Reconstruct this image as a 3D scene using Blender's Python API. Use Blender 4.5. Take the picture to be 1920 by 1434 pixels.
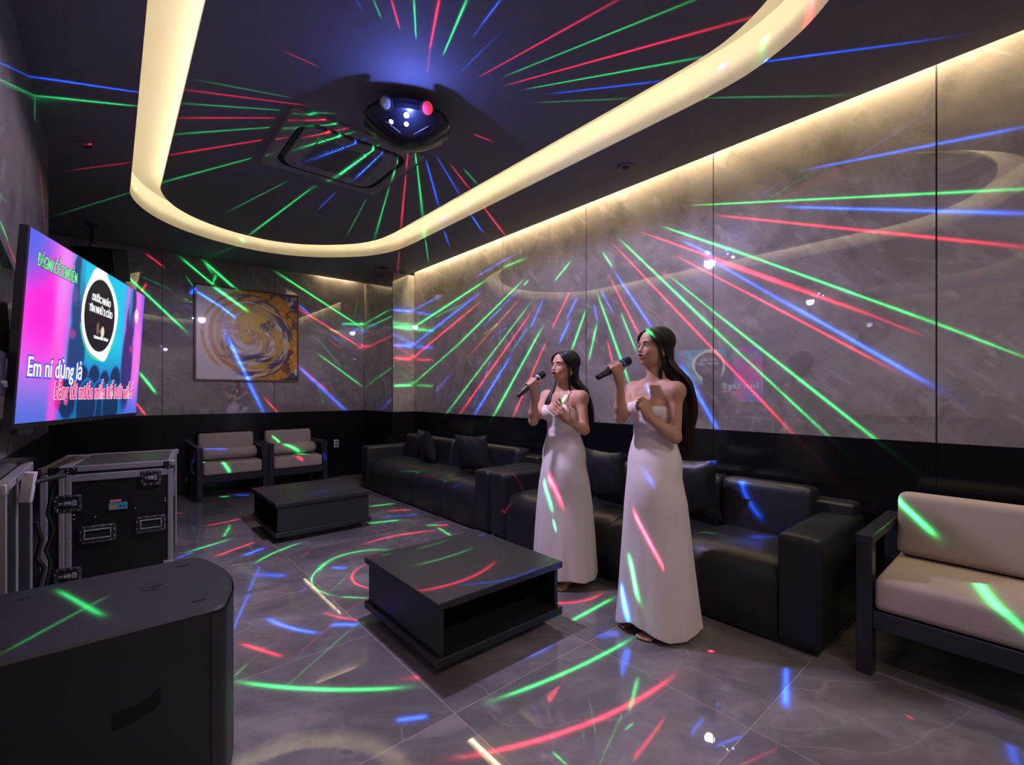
import bpy, bmesh, math, random
import numpy as np
from mathutils import Vector, Matrix, Euler

random.seed(7)
SC = bpy.context.scene
for o in list(bpy.data.objects):
    bpy.data.objects.remove(o)
COL = SC.collection
PI = math.pi

# ------------------------------------------------------------------ camera
cd = bpy.data.cameras.new('camera')
cam = bpy.data.objects.new('camera', cd); COL.objects.link(cam)
cam.location = (0, 0, 1.27)
cam.rotation_euler = (PI/2, 0, -math.radians(40.8))
cd.sensor_fit = 'HORIZONTAL'; cd.sensor_width = 36
cd.lens = 36*870/1920
cd.shift_y = 20/1920
cd.clip_start = 0.05
SC.camera = cam

# ------------------------------------------------------------------ world and exposure
w = bpy.data.worlds.new('world'); SC.world = w; w.use_nodes = True
w.node_tree.nodes['Background'].inputs[0].default_value = (0.02, 0.02, 0.03, 1)
w.node_tree.nodes['Background'].inputs[1].default_value = 0.3
SC.view_settings.view_transform = 'Standard'
SC.view_settings.look = 'None'
SC.view_settings.gamma = 1
SC.view_settings.use_curve_mapping = False
SC.view_settings.exposure = 0.2

# strengths of the room's lights
COVE = 15.5            # warm strip round the raised ceiling panel
WASH = 60.0            # warm strip washing the right wall
LASER = 2.5           # laser patterns
GLOW = 175.0           # lavender flood of the effect light
TVS = 1.02            # television

LASERS = {
 'ceiling_front': [
  ('B',0.35,0.00711,[[0.858,2.098,3.09],[0.901,2.132,3.09]]),
  ('G',0.5,0.00594,[[0.918,2.046,3.09],[0.987,2.115,3.09]]),
  ('R',1.0,0.00718,[[0.981,1.991,3.09],[1.086,2.116,3.09]]),
  ('G',1.0,0.00582,[[1.06,1.923,3.09],[1.181,2.121,3.09]]),
  ('R',1.5,0.009,[[1.148,1.847,3.09],[1.275,2.142,3.09]]),
  ('R',0.25,0.01906,[[1.275,2.142,3.09],[1.421,2.437,3.09]]),
  ('G',1.6,0.0071,[[1.245,1.764,3.09],[1.349,2.124,3.09]]),
  ('B',1.3,0.0053,[[1.363,1.662,3.09],[1.384,1.828,3.09]]),
  ('B',0.5,0.00538,[[1.384,1.828,3.09],[1.4,1.927,3.09]]),
  ('B',0.4,0.00811,[[1.488,1.875,3.09],[1.501,2.317,3.09]]),
 ],
 'ceiling_right': [
  ('R',1.1,0.00526,[[1.773,1.312,3.09],[1.605,2.13,3.09]]),
  ('G',0.8,0.00476,[[2.04,1.081,3.09],[1.715,2.029,3.09]]),
  ('R',1.3,0.00656,[[2.334,0.973,3.09],[1.777,2.078,3.09]]),
  ('G',1.0,0.006,[[2.416,1.24,3.09],[1.889,2.033,3.09]]),
  ('B',1.0,0.008,[[2.428,1.48,3.09],[2.037,1.964,3.09]]),
  ('G',0.25,0.00712,[[2.411,1.708,3.09],[2.025,2.09,3.09]]),
  ('R',0.6,0.01781,[[1.932,2.645,3.09],[2.071,2.635,3.09]]),
  ('B',0.7,0.00199,[[2.583,0.967,3.0],[3.039,0.381,3.0]]),
  ('G',0.15,0.0018,[[2.65,1.302,3.0],[3.265,0.745,3.0]]),
 ],
 'ceiling_left': [
  ('R',0.4,0.01109,[[0.705,2.665,3.09],[0.867,2.663,3.09]]),
  ('G',0.2,0.00865,[[0.417,3.221,3.09],[0.822,3.06,3.09]]),
  ('R',0.6,0.00822,[[0.347,3.383,3.09],[0.921,3.079,3.09]]),
  ('G',0.35,0.0069,[[0.345,3.554,3.09],[0.842,3.22,3.09]]),
  ('G',0.3,0.0135,[[0.895,3.189,3.09],[1.112,3.032,3.09]]),
  ('R',0.7,0.00626,[[0.358,3.745,3.09],[0.854,3.316,3.09]]),
  ('R',0.8,0.01088,[[0.9,3.277,3.09],[1.047,3.15,3.09]]),
  ('G',0.5,0.00539,[[0.357,3.996,3.09],[0.85,3.458,3.09]]),
  ('G',0.8,0.01014,[[0.894,3.42,3.09],[1.128,3.144,3.09]]),
  ('R',0.8,0.00454,[[0.348,4.379,3.09],[0.858,3.645,3.09]]),
  ('R',0.9,0.00936,[[0.984,3.508,3.09],[1.212,3.146,3.09]]),
  ('G',0.6,0.00354,[[0.341,4.988,3.09],[0.835,4.011,3.09]]),
  ('G',1.0,0.0094,[[1.023,3.674,3.09],[1.268,3.157,3.09]]),
  ('B',0.6,0.00376,[[-0.335,3.637,3.0],[0.114,3.427,3.0]]),
  ('G',0.4,0.00272,[[-0.336,3.853,3.0],[0.109,3.601,3.0]]),
  ('R',0.25,0.0025,[[-0.331,4.58,3.0],[-0.223,4.468,3.0]]),
  ('R',0.2,0.00237,[[-0.216,4.931,3.0],[0.109,4.508,3.0]]),
  ('G',0.25,0.00302,[[-0.387,6.269,3.0],[0.122,5.183,3.0]]),
 ],
 'ceiling_back': [
  ('B',1.0,0.01247,[[1.11,3.763,3.09],[1.341,3.156,3.09]]),
  ('G',1.6,0.0116,[[1.378,3.988,3.09],[1.445,3.231,3.09]]),
  ('B',1.2,0.00972,[[1.53,3.935,3.09],[1.521,3.315,3.09]]),
  ('G',0.2,0.00464,[[1.142,4.283,3.09],[0.905,5.299,3.09]]),
  ('G',0.9,0.00473,[[1.342,4.318,3.09],[1.208,5.93,3.09]]),
  ('B',0.5,0.00494,[[1.539,4.249,3.09],[1.549,4.708,3.09]]),
  ('G',0.8,0.00809,[[1.674,3.298,3.09],[1.816,3.715,3.09]]),
  ('G',0.7,0.00538,[[1.866,3.837,3.09],[2.278,5.006,3.09]]),
  ('R',0.8,0.00984,[[1.703,3.189,3.09],[1.815,3.425,3.09]]),
  ('R',1.1,0.00626,[[1.859,3.509,3.09],[2.398,4.635,3.09]]),
  ('G',1.2,0.00823,[[1.76,3.16,3.09],[2.376,4.137,3.09]]),
  ('B',1.5,0.00887,[[1.864,3.188,3.09],[2.362,3.821,3.09]]),
  ('B',1.0,0.0093,[[1.904,3.089,3.09],[2.375,3.498,3.09]]),
  ('R',0.8,0.00938,[[2.055,3.125,3.09],[2.397,3.364,3.09]]),
  ('G',0.4,0.00911,[[2.177,3.113,3.09],[2.401,3.25,3.09]]),
  ('G',0.2,0.00428,[[1.803,4.159,3.09],[2.039,5.212,3.09]]),
  ('G',0.15,0.00122,[[0.94,6.865,3.0],[1.139,6.194,3.0]]),
  ('R',0.5,0.00446,[[2.649,3.46,3.0],[3.25,3.889,3.0]]),
  ('B',0.7,0.00564,[[2.654,3.679,3.0],[2.98,3.947,3.0]]),
  ('G',0.5,0.00375,[[2.687,4.608,3.0],[3.149,5.331,3.0]]),
  ('B',0.4,0.00598,[[2.697,4.234,3.0],[2.993,4.595,3.0]]),
  ('R',0.4,0.00434,[[2.668,5.2,3.0],[3.092,6.09,3.0]]),
 ],
 'lwall': [
  ('G',0.5,0.01413,[[-0.34,3.902,3.019],[-0.34,3.877,2.867]]),
  ('G',0.3,0.00218,[[-0.34,2.763,2.521],[-0.34,3.711,2.932]]),
  ('G',1.0,0.00526,[[-0.34,2.763,1.962],[-0.34,2.954,1.934]]),
  ('R',0.8,0.00559,[[-0.34,2.927,1.921],[-0.34,3.259,1.869]]),
  ('R',0.35,0.01659,[[-0.34,4.116,2.684],[-0.34,4.455,2.4]]),
  ('B',1.0,0.01605,[[-0.34,2.811,1.833],[-0.34,2.913,1.822]]),
  ('G',0.3,0.00336,[[-0.34,2.763,2.069],[-0.34,2.927,2.088]]),
 ],
 'bwall': [
  ('G',1.0,0.00327,[[0.071,7.1,2.722],[0.667,7.1,2.092]]),
  ('R',0.5,0.00285,[[0.326,7.1,2.94],[0.475,7.1,2.825]]),
  ('R',0.7,0.0027,[[0.315,7.1,2.585],[0.275,7.1,2.489]]),
  ('G',1.0,0.0031,[[0.678,7.1,2.948],[0.996,7.1,2.683]]),
  ('G',0.8,0.0041,[[1.026,7.06,2.632],[1.374,7.06,2.389]]),
  ('G',1.0,0.00404,[[0.914,7.1,2.952],[1.243,7.1,2.671]]),
  ('B',0.7,0.00394,[[0.818,7.06,2.561],[1.079,7.06,2.403]]),
  ('B',0.9,0.00399,[[1.079,7.06,2.403],[1.236,7.06,2.281]]),
  ('G',1.0,0.00331,[[1.829,7.1,2.931],[2.964,7.1,2.321]]),
  ('R',0.9,0.00326,[[2.065,7.1,2.483],[2.964,7.1,2.001]]),
  ('B',0.8,0.00368,[[2.058,7.1,2.537],[2.206,7.1,2.43]]),
  ('G',0.6,0.00312,[[2.351,7.1,1.834],[2.964,7.1,1.404]]),
  ('B',1.2,0.00712,[[1.17,7.1,1.954],[1.59,7.1,1.012]]),
  ('R',0.8,0.00292,[[1.604,7.1,1.204],[1.767,7.1,1.0]]),
  ('B',1.0,0.00671,[[2.058,7.1,1.641],[2.736,7.1,1.007]]),
  ('R',0.4,0.00337,[[2.058,7.1,1.656],[2.5,7.1,1.27]]),
  ('G',1.5,0.00324,[[0.26,7.1,1.506],[0.402,7.1,1.283]]),
  ('R',1.0,0.0025,[[0.221,7.1,1.156],[0.31,7.1,1.007]]),
  ('B',0.8,0.00619,[[0.795,7.1,2.605],[0.761,7.1,2.519]]),
  ('G',0.6,0.00437,[[3.03,7.257,2.344],[3.03,6.249,2.465]]),
  ('R',0.9,0.00305,[[3.03,7.257,2.017],[3.03,6.851,2.003]]),
  ('B',0.9,0.00305,[[3.03,6.89,2.32],[3.03,6.604,2.281]]),
  ('B',0.9,0.00296,[[3.03,7.278,2.251],[3.03,7.07,2.231]]),
  ('B',0.75,0.00713,[[3.049,6.12,2.458],[3.338,6.12,2.468]]),
  ('G',0.9,0.00707,[[3.049,6.12,2.222],[3.338,6.12,2.21]]),
  ('B',0.98,0.0087,[[3.066,6.12,1.956],[3.329,6.12,1.959]]),
  ('R',0.9,0.00569,[[3.066,6.12,1.773],[3.329,6.12,1.763]]),
  ('G',0.9,0.00521,[[3.066,6.12,1.377],[3.329,6.12,1.387]]),
  ('G',0.96,0.00445,[[0.993,6.5,0.419],[1.071,6.5,0.275]]),
  ('G',0.8,0.00438,[[0.821,6.5,0.567],[0.858,6.5,0.476]]),
  ('G',1.08,0.00349,[[1.647,6.75,0.765],[1.739,6.75,0.667]]),
  ('G',1.12,0.00488,[[1.726,6.5,0.679],[1.985,6.5,0.491]]),
  ('R',0.56,0.00473,[[1.837,6.5,0.419],[1.917,6.5,0.34]]),
  ('B',0.4,0.00553,[[0.811,6.5,0.712],[1.082,6.5,0.656]]),
  ('B',0.56,0.00612,[[2.181,6.5,0.431],[2.224,6.5,0.31]]),
 ],
 'rwall_far': [
  ('B',0.5,0.00577,[[3.38,6.133,2.499],[3.38,5.386,2.592]]),
  ('G',1.0,0.00637,[[3.38,6.198,2.23],[3.38,4.445,2.603]]),
  ('B',0.9,0.0078,[[3.38,6.198,1.968],[3.38,4.542,2.477]]),
  ('R',0.9,0.0052,[[3.38,6.198,1.778],[3.38,4.574,2.352]]),
  ('G',0.5,0.00491,[[3.38,6.198,1.389],[3.38,4.965,1.901]]),
  ('G',1.0,0.00614,[[3.38,4.965,1.901],[3.38,3.782,2.471]]),
  ('B',0.6,0.00728,[[3.38,4.574,2.698],[3.38,3.871,2.806]]),
  ('G',0.6,0.00716,[[3.38,4.065,2.704],[3.38,3.704,2.722]]),
  ('B',0.4,0.00805,[[3.38,4.393,2.097],[3.38,3.765,2.427]]),
  ('R',0.35,0.00626,[[3.38,4.652,1.784],[3.38,3.782,2.302]]),
  ('G',0.7,0.00521,[[3.38,5.241,1.007],[3.38,3.653,2.202]]),
  ('R',1.0,0.006,[[3.38,4.929,1.011],[3.38,3.645,2.092]]),
  ('B',1.4,0.00872,[[3.38,4.607,1.021],[3.38,3.952,1.67]]),
  ('B',0.5,0.00827,[[3.38,3.889,1.762],[3.38,3.662,1.986]]),
  ('G',1.3,0.00764,[[3.38,4.24,1.008],[3.38,3.473,1.909]]),
  ('R',0.9,0.00609,[[3.38,3.898,1.009],[3.38,3.395,1.775]]),
  ('B',1.0,0.00898,[[3.38,3.603,1.974],[3.38,3.426,2.236]]),
  ('G',0.9,0.00714,[[3.38,3.25,2.408],[3.38,3.05,2.547]]),
  ('G',0.7,0.00692,[[3.38,3.721,2.437],[3.38,3.645,2.481]]),
  ('R',0.8,0.00702,[[3.38,3.288,1.934],[3.38,3.057,2.252]]),
  ('B',1.1,0.0103,[[3.38,3.085,2.012],[3.38,2.968,2.176]]),
  ('B',1.0,0.01147,[[3.38,3.192,1.77],[3.38,3.057,1.972]]),
  ('G',1.2,0.00806,[[3.38,3.022,1.704],[3.38,2.855,2.043]]),
  ('G',0.9,0.0075,[[3.38,2.81,1.599],[3.38,2.722,1.903]]),
  ('G',1.0,0.00678,[[3.38,2.654,2.55],[3.38,2.553,2.403]]),
  ('R',1.0,0.00503,[[3.38,2.571,2.302],[3.38,2.277,1.776]]),
  ('G',1.4,0.00637,[[3.38,2.703,2.155],[3.38,2.378,1.385]]),
  ('B',1.0,0.00737,[[3.38,2.753,2.084],[3.38,2.716,1.937]]),
  ('R',0.8,0.00514,[[3.38,2.6,1.731],[3.38,2.542,1.541]]),
  ('B',1.0,0.00526,[[3.38,2.673,2.204],[3.38,2.542,1.992]]),
 ],
 'rwall_near': [
  ('B',1.5,0.00717,[[3.38,2.513,2.333],[3.38,2.158,1.826]]),
  ('B',1.6,0.00907,[[3.38,1.887,1.487],[3.38,1.596,1.003]]),
  ('G',0.8,0.00487,[[3.38,2.45,1.961],[3.38,2.303,1.638]]),
  ('R',1.2,0.00422,[[3.38,2.496,2.551],[3.38,1.098,1.004]]),
  ('G',1.6,0.00511,[[3.38,2.417,2.57],[3.38,1.628,1.745]]),
  ('G',0.8,0.00385,[[3.38,1.628,1.745],[3.38,0.898,1.001]]),
  ('G',0.6,0.00367,[[3.38,1.965,2.188],[3.38,1.628,1.875]]),
  ('G',1.6,0.00361,[[3.38,1.628,1.875],[3.38,0.666,1.002]]),
  ('G',1.2,0.00451,[[3.38,2.003,2.593],[3.38,1.391,2.241]]),
  ('G',1.4,0.00309,[[3.38,1.391,2.241],[3.38,0.402,1.648]]),
  ('G',0.6,0.00232,[[3.38,0.402,1.648],[3.38,0.082,1.447]]),
  ('R',1.0,0.00421,[[3.38,2.194,2.595],[3.38,1.057,1.951]]),
  ('R',1.3,0.0047,[[3.38,1.632,2.26],[3.38,0.745,1.764]]),
  ('R',0.4,0.00341,[[3.38,0.745,1.764],[3.38,0.479,1.601]]),
  ('B',0.8,0.00553,[[3.38,1.852,2.444],[3.38,1.64,2.301]]),
  ('B',0.7,0.00702,[[3.38,1.628,2.247],[3.38,0.967,1.73]]),
  ('B',1.7,0.00511,[[3.38,1.12,1.857],[3.38,0.445,1.331]]),
  ('R',0.8,0.00309,[[3.38,1.901,2.335],[3.38,1.057,1.74]]),
  ('R',1.1,0.00297,[[3.38,1.391,1.979],[3.38,0.656,1.453]]),
  ('G',1.1,0.00298,[[3.38,1.722,2.695],[3.38,0.082,2.269]]),
  ('B',1.5,0.00464,[[3.38,1.12,2.496],[3.38,0.082,2.149]]),
  ('R',1.0,0.00384,[[3.38,1.549,2.56],[3.38,0.082,1.985]]),
  ('B',1.0,0.00379,[[3.38,0.976,2.7],[3.38,0.082,2.572]]),
  ('R',0.2,0.00423,[[3.38,2.209,2.327],[3.38,2.012,2.222]]),
  ('B',2.21,0.0004,[[3.06,1.313,0.737],[3.06,1.253,0.596],[3.06,1.164,0.485]]),
  ('G',1.27,0.00476,[[3.1,0.506,0.713],[3.1,0.268,0.479]]),
 ],
 'floor_far': [
  ('G',1.0,0.00763,[[2.208,4.979,0.0],[2.452,4.935,0.0]]),
  ('G',1.1,0.00872,[[1.903,4.339,0.0],[2.177,4.253,0.0]]),
  ('R',1.0,0.00264,[[1.619,3.778,0.0],[1.952,3.803,-0.0],[2.254,3.711,0.0]]),
  ('G',1.1,0.00179,[[0.816,3.885,0.0],[1.003,4.048,0.0],[1.179,4.14,0.0]]),
  ('B',1.6,0.0091,[[0.787,4.122,0.0],[0.948,4.215,0.0]]),
  ('R',1.1,0.00601,[[0.624,4.247,0.0],[0.913,4.425,0.0]]),
  ('G',1.0,0.00557,[[0.472,4.507,0.0],[0.762,4.65,0.0]]),
  ('B',0.9,0.00534,[[0.378,4.382,0.0],[0.485,4.463,0.0]]),
  ('R',1.0,0.00577,[[0.705,5.277,0.0],[1.052,5.356,0.0]]),
  ('R',0.7,0.00791,[[0.521,6.037,0.0],[0.56,6.004,0.0]]),
  ('G',0.7,0.00718,[[1.001,6.621,0.0],[1.101,6.613,0.0]]),
  ('B',0.9,0.00872,[[1.163,6.638,0.0],[1.303,6.517,0.0]]),
  ('R',0.4,0.00323,[[1.118,3.789,0.0],[1.215,3.899,0.0]]),
  ('G',1.2,0.0004,[[1.146,3.461,0.0],[1.024,3.263,0.0],[1.095,2.876,0.0]]),
  ('G',0.9,0.00465,[[1.095,2.876,0.0],[1.145,2.823,0.0],[1.202,2.764,0.0]]),
  ('G',0.7,0.00099,[[1.146,3.461,0.0],[1.366,3.622,0.0],[1.72,3.48,0.0]]),
  ('R',1.3,0.0004,[[1.442,3.317,0.0],[1.246,3.119,0.0],[1.267,2.905,0.0]]),
  ('B',0.7,0.01617,[[1.215,3.429,0.0],[1.295,3.332,0.0]]),
  ('B',0.6,0.02249,[[0.763,3.647,0.0],[0.916,3.464,0.0]]),
  ('B',2.2,0.00212,[[0.668,2.874,0.0],[0.727,2.697,0.0],[0.814,2.548,0.0]]),
  ('B',2.2,0.01012,[[0.913,2.575,0.0],[1.021,2.482,0.0]]),
  ('R',0.7,0.00093,[[0.928,2.759,0.0],[1.009,2.58,0.0],[1.106,2.472,0.0]]),
  ('R',1.4,0.00508,[[0.503,2.671,0.0],[0.618,2.427,0.0]]),
  ('G',1.7,0.00345,[[0.436,2.316,0.0],[0.677,2.045,0.0],[0.921,1.844,0.0]]),
  ('B',0.3,0.02859,[[1.361,4.711,0.0],[1.579,4.77,0.0]]),
  ('G',3.0,0.00399,[[-0.136,2.198,0.6],[-0.023,1.871,0.6]]),
  ('G',0.96,0.00326,[[-0.205,1.775,0.6],[-0.017,2.025,0.6]]),
 ],
 'floor_near': [
  ('R',0.9,0.00781,[[2.253,4.66,0.0],[2.461,4.571,0.0]]),
  ('B',0.6,0.00897,[[2.1,4.452,0.0],[2.431,4.332,0.0]]),
  ('G',1.0,0.00608,[[2.335,3.777,0.0],[2.29,3.49,0.0]]),
  ('G',0.6,0.00997,[[2.287,3.911,0.0],[2.382,3.853,0.0]]),
  ('R',0.9,0.00997,[[2.361,3.848,0.0],[2.46,3.786,0.0]]),
  ('B',2.0,0.00651,[[0.839,1.657,0.0],[0.938,1.599,0.0]]),
  ('G',1.6,0.00351,[[1.271,1.486,0.0],[1.61,1.433,0.0],[2.02,1.415,0.0]]),
  ('R',1.7,0.00259,[[0.929,1.338,0.0],[1.382,1.162,0.0],[1.824,1.104,0.0]]),
  ('G',1.4,0.00566,[[1.916,1.741,0.0],[2.334,1.767,0.0]]),
  ('R',0.9,0.0007,[[2.06,1.936,0.0],[2.146,1.88,0.0],[2.41,1.875,0.0]]),
  ('B',2.0,0.00465,[[2.366,0.797,0.0],[2.076,0.703,0.0]]),
  ('B',0.5,0.00413,[[2.888,0.352,0.0],[2.687,0.349,0.0]]),
  ('B',0.6,0.00526,[[2.463,0.092,0.0],[2.337,0.077,0.0]]),
  ('G',0.5,0.00144,[[1.467,1.047,0.0],[1.519,1.047,0.0]]),
  ('G',0.7,0.00171,[[1.182,1.145,0.0],[1.178,1.08,0.0]]),
  ('B',0.5,0.00259,[[1.64,0.786,0.0],[1.766,0.746,0.0]]),
  ('R',0.5,0.00285,[[2.377,0.369,0.0],[2.365,0.348,0.0]]),
  ('B',0.4,0.01681,[[1.912,1.536,0.0],[2.041,1.497,0.0]]),
  ('G',0.9,0.00307,[[1.265,2.237,0.34],[1.445,2.235,0.34],[1.646,2.265,0.34]]),
  ('R',1.95,0.00158,[[1.149,1.921,0.34],[1.347,1.908,0.34],[1.64,2.033,0.34]]),
  ('B',0.75,0.00129,[[1.266,1.901,0.34],[1.497,1.771,0.34],[1.675,1.773,0.34]]),
  ('G',0.52,0.00678,[[1.386,2.464,0.34],[1.618,2.49,0.34]]),
  ('G',0.45,0.00893,[[1.165,2.51,0.34],[1.23,2.501,0.34]]),
  ('B',1.2,0.01029,[[1.807,2.428,0.34],[1.869,2.435,0.34]]),
  ('G',0.91,0.00264,[[2.6,4.999,0.287],[2.6,4.515,0.447]]),
  ('B',1.05,0.00469,[[2.6,3.895,0.25],[2.6,3.71,0.384]]),
  ('R',0.7,0.00255,[[2.6,4.515,0.3],[2.6,4.217,0.404]]),
  ('G',0.7,0.00229,[[2.6,4.154,0.351],[2.6,3.857,0.431]]),
  ('B',1.2,0.01496,[[2.844,1.116,0.4],[2.999,1.074,0.4]]),
  ('G',0.6,0.00853,[[2.747,1.417,0.4],[2.773,1.296,0.4]]),
  ('G',1.2,0.00406,[[3.173,0.251,0.44],[2.673,0.151,0.44],[2.465,0.085,0.44]]),
 ],
 'rwall_mid': [
  ('R',0.6,0.00268,[[2.53,3.064,0.265],[2.53,2.958,0.393]]),
  ('R',0.4,0.00358,[[2.53,3.122,0.674],[2.53,2.938,0.824]]),
  ('R',0.88,0.00288,[[2.042,1.47,0.741],[2.056,1.353,0.554]]),
  ('G',0.44,0.00322,[[2.047,1.484,0.483],[2.035,1.432,0.313]]),
  ('B',0.5,0.00639,[[2.066,1.515,0.26],[2.041,1.466,0.135]]),
  ('R',0.66,0.00425,[[2.135,2.144,0.774],[2.184,2.053,0.585]]),
  ('G',0.44,0.004,[[2.13,2.184,0.752],[2.144,2.114,0.573]]),
  ('G',0.39,0.00276,[[2.152,2.098,0.475],[2.162,2.08,0.398]]),
  ('G',0.77,0.00229,[[2.281,2.086,1.245],[2.27,2.096,1.185]]),
  ('G',0.44,0.00186,[[2.174,2.179,1.238],[2.148,2.202,1.139]]),
  ('R',0.66,0.00391,[[2.074,1.446,1.34],[2.104,1.42,1.247]]),
 ],
}


LASER_POS = dict(front=(1.33, 2.46, 2.87), back=(1.51, 2.78, 2.87), left=(1.24, 2.72, 2.87),
                 right=(1.61, 2.55, 2.87), bottom=(1.42, 2.62, 2.79))
# where each aperture sits, the wall it paints (axis, distance)
LASER_SET = {
 'ceiling_front': ('front', (0, 0, 1), .22), 'ceiling_back': ('back', (0, 0, 1), .22),
 'ceiling_left': ('left', (0, 0, 1), .22), 'ceiling_right': ('right', (0, 0, 1), .22),
 'rwall_near': ('right', (1, 0, 0), 1.77), 'rwall_far': ('right', (1, 0, 0), 1.77),
 'rwall_mid': ('front', (1, 0, 0), 2.05), 'bwall': ('back', (0, 1, 0), 4.32), 'lwall': ('left', (-1, 0, 0), 1.58),
 'floor_near': ('bottom', (0, 0, -1), 2.8), 'floor_far': ('bottom', (0, 0, -1), 2.8)}
RGB = {'R': (1.0, .03, .075), 'G': (.035, 1.0, .21), 'B': (.015, .12, 1.0)}

def laser_light(key):
    pos, ax, h = LASER_SET[key]
    S = Vector(LASER_POS[pos]); ax = Vector(ax)
    ld = bpy.data.lights.new('laser_beam_light', 'SPOT')
    ld.energy = 60.0
    ld.shadow_soft_size = 0.004
    ld.spot_blend = 0.0
    o = bpy.data.objects.new('laser_beam_light', ld); COL.objects.link(o)
    o.location = S
    dirs = [(Vector(p)-S).normalized() for s in LASERS[key] for p in s[3]]
    m = sum(dirs, Vector())
    m.normalize()
    ang = max(m.angle(d) for d in dirs)+0.06
    ld.spot_size = min(2*ang, math.radians(178))
    o.rotation_euler = m.to_track_quat('-Z', 'Y').to_euler()
    ld.use_nodes = True
    nt = ld.node_tree; N = nt.nodes; Lk = nt.links
    em = [n for n in N if n.type == 'EMISSION'][0]
    geo = N.new('ShaderNodeNewGeometry')
    D = geo.outputs['Incoming']
    def vm(op, a, b=None, c=None):
        n = N.new('ShaderNodeVectorMath'); n.operation = op
        for i, q in enumerate((a, b, c)):
            if q is None: continue
            if isinstance(q, (tuple, Vector)): n.inputs[i].default_value = tuple(q)[:3]
            else: Lk.new(q, n.inputs[i])
        return n.outputs['Value'] if op == 'DOT_PRODUCT' else n.outputs[0]
    def mt(op, a, b=None):
        n = N.new('ShaderNodeMath'); n.operation = op
        for i, q in enumerate((a, b)):
            if q is None: continue
            if isinstance(q, (int, float)): n.inputs[i].default_value = q
            else: Lk.new(q, n.inputs[i])
        return n.outputs[0]
    acc = (0.0, 0.0, 0.0)
    for col, I, wd, pts in LASERS[key]:
        d = [(Vector(p)-S).normalized() for p in pts]
        if len(d) == 2:
            n = d[0].cross(d[1]).normalized(); k = 0.0; mid = (d[0]+d[1]).normalized()
        else:
            n = (d[1]-d[0]).cross(d[2]-d[0]).normalized(); k = n.dot(d[0]); mid = d[1]
        c = 1-(mid.dot(d[0])+mid.dot(d[-1]))/2; c = max(c, 2e-6)
        wd = wd*.62
        v = vm('DOT_PRODUCT', D, n*(1/wd))
        if abs(k) > 1e-6: v = mt('SUBTRACT', v, k/wd)
        v2 = mt('MULTIPLY', v, v)
        u8 = mt('POWER', mt('SUBTRACT', 1/c, vm('DOT_PRODUCT', D, mid*(1/c))), 4.0)
        e = mt('POWER', mt('ADD', mt('ADD', v2, u8), 1.0), -2.0)
        cc = RGB[col]
        acc = vm('MULTIPLY_ADD', (cc[0]*I, cc[1]*I, cc[2]*I), e, acc)
    # a scanner spreads its power so that the flat wall it faces is lit evenly
    c = mt('MAXIMUM', vm('DOT_PRODUCT', D, ax), .07)
    corr = mt('POWER', c, -3.0)
    Lk.new(acc, em.inputs['Color'])
    Lk.new(mt('MULTIPLY', corr, h*h*4*PI*PI*LASER*3.0/60.0), em.inputs['Strength'])

for _k in LASER_SET: laser_light(_k)

def point(name, loc, e, col, r=.03):
    ld = bpy.data.lights.new(name, 'POINT'); ld.energy = e; ld.color = col; ld.shadow_soft_size = r
    o = bpy.data.objects.new(name, ld); COL.objects.link(o); o.location = loc
    return o
ld = bpy.data.lights.new('effect_flood_light', 'SPOT'); ld.energy = GLOW; ld.color = (.74, .62, 1.0); ld.shadow_soft_size = .055
ld.spot_size = math.radians(179); ld.spot_blend = .15
o = bpy.data.objects.new('effect_flood_light', ld); COL.objects.link(o); o.location = (1.42, 2.62, 2.80)
point('effect_front_light', (1.30, 2.40, 2.85), GLOW*.045, (.15, .22, 1.0), .01)

FILL = 62.0           # two fill lamps added behind the camera to brighten dresses and near walls
for _x, _y in ((1.75, -.75), (.55, -.95)):
    ld = bpy.data.lights.new('added_fill_lamp', 'SPOT'); ld.energy = FILL; ld.color = (1.0, .82, .80); ld.shadow_soft_size = .12
    ld.spot_size = math.radians(150); ld.spot_blend = .5
    o = bpy.data.objects.new('added_fill_lamp', ld); COL.objects.link(o); o.location = (_x, _y, 2.985)

# ------------------------------------------------------------------ helpers
def put(o, parent=None):
    COL.objects.link(o)
    if parent is not None: o.parent = parent
    return o
def tag(o, label=None, cat=None, group=None, kind=None):
    if label: o['label'] = label
    if cat: o['category'] = cat
    if group: o['group'] = group
    if kind: o['kind'] = kind
    return o
def thing(name, label, cat, loc=(0, 0, 0), rz=0, group=None):
    o = bpy.data.objects.new(name, None); COL.objects.link(o)
    o.location = loc; o.rotation_euler = (0, 0, rz); o.empty_display_size = .1
    return tag(o, label, cat, group)

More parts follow.
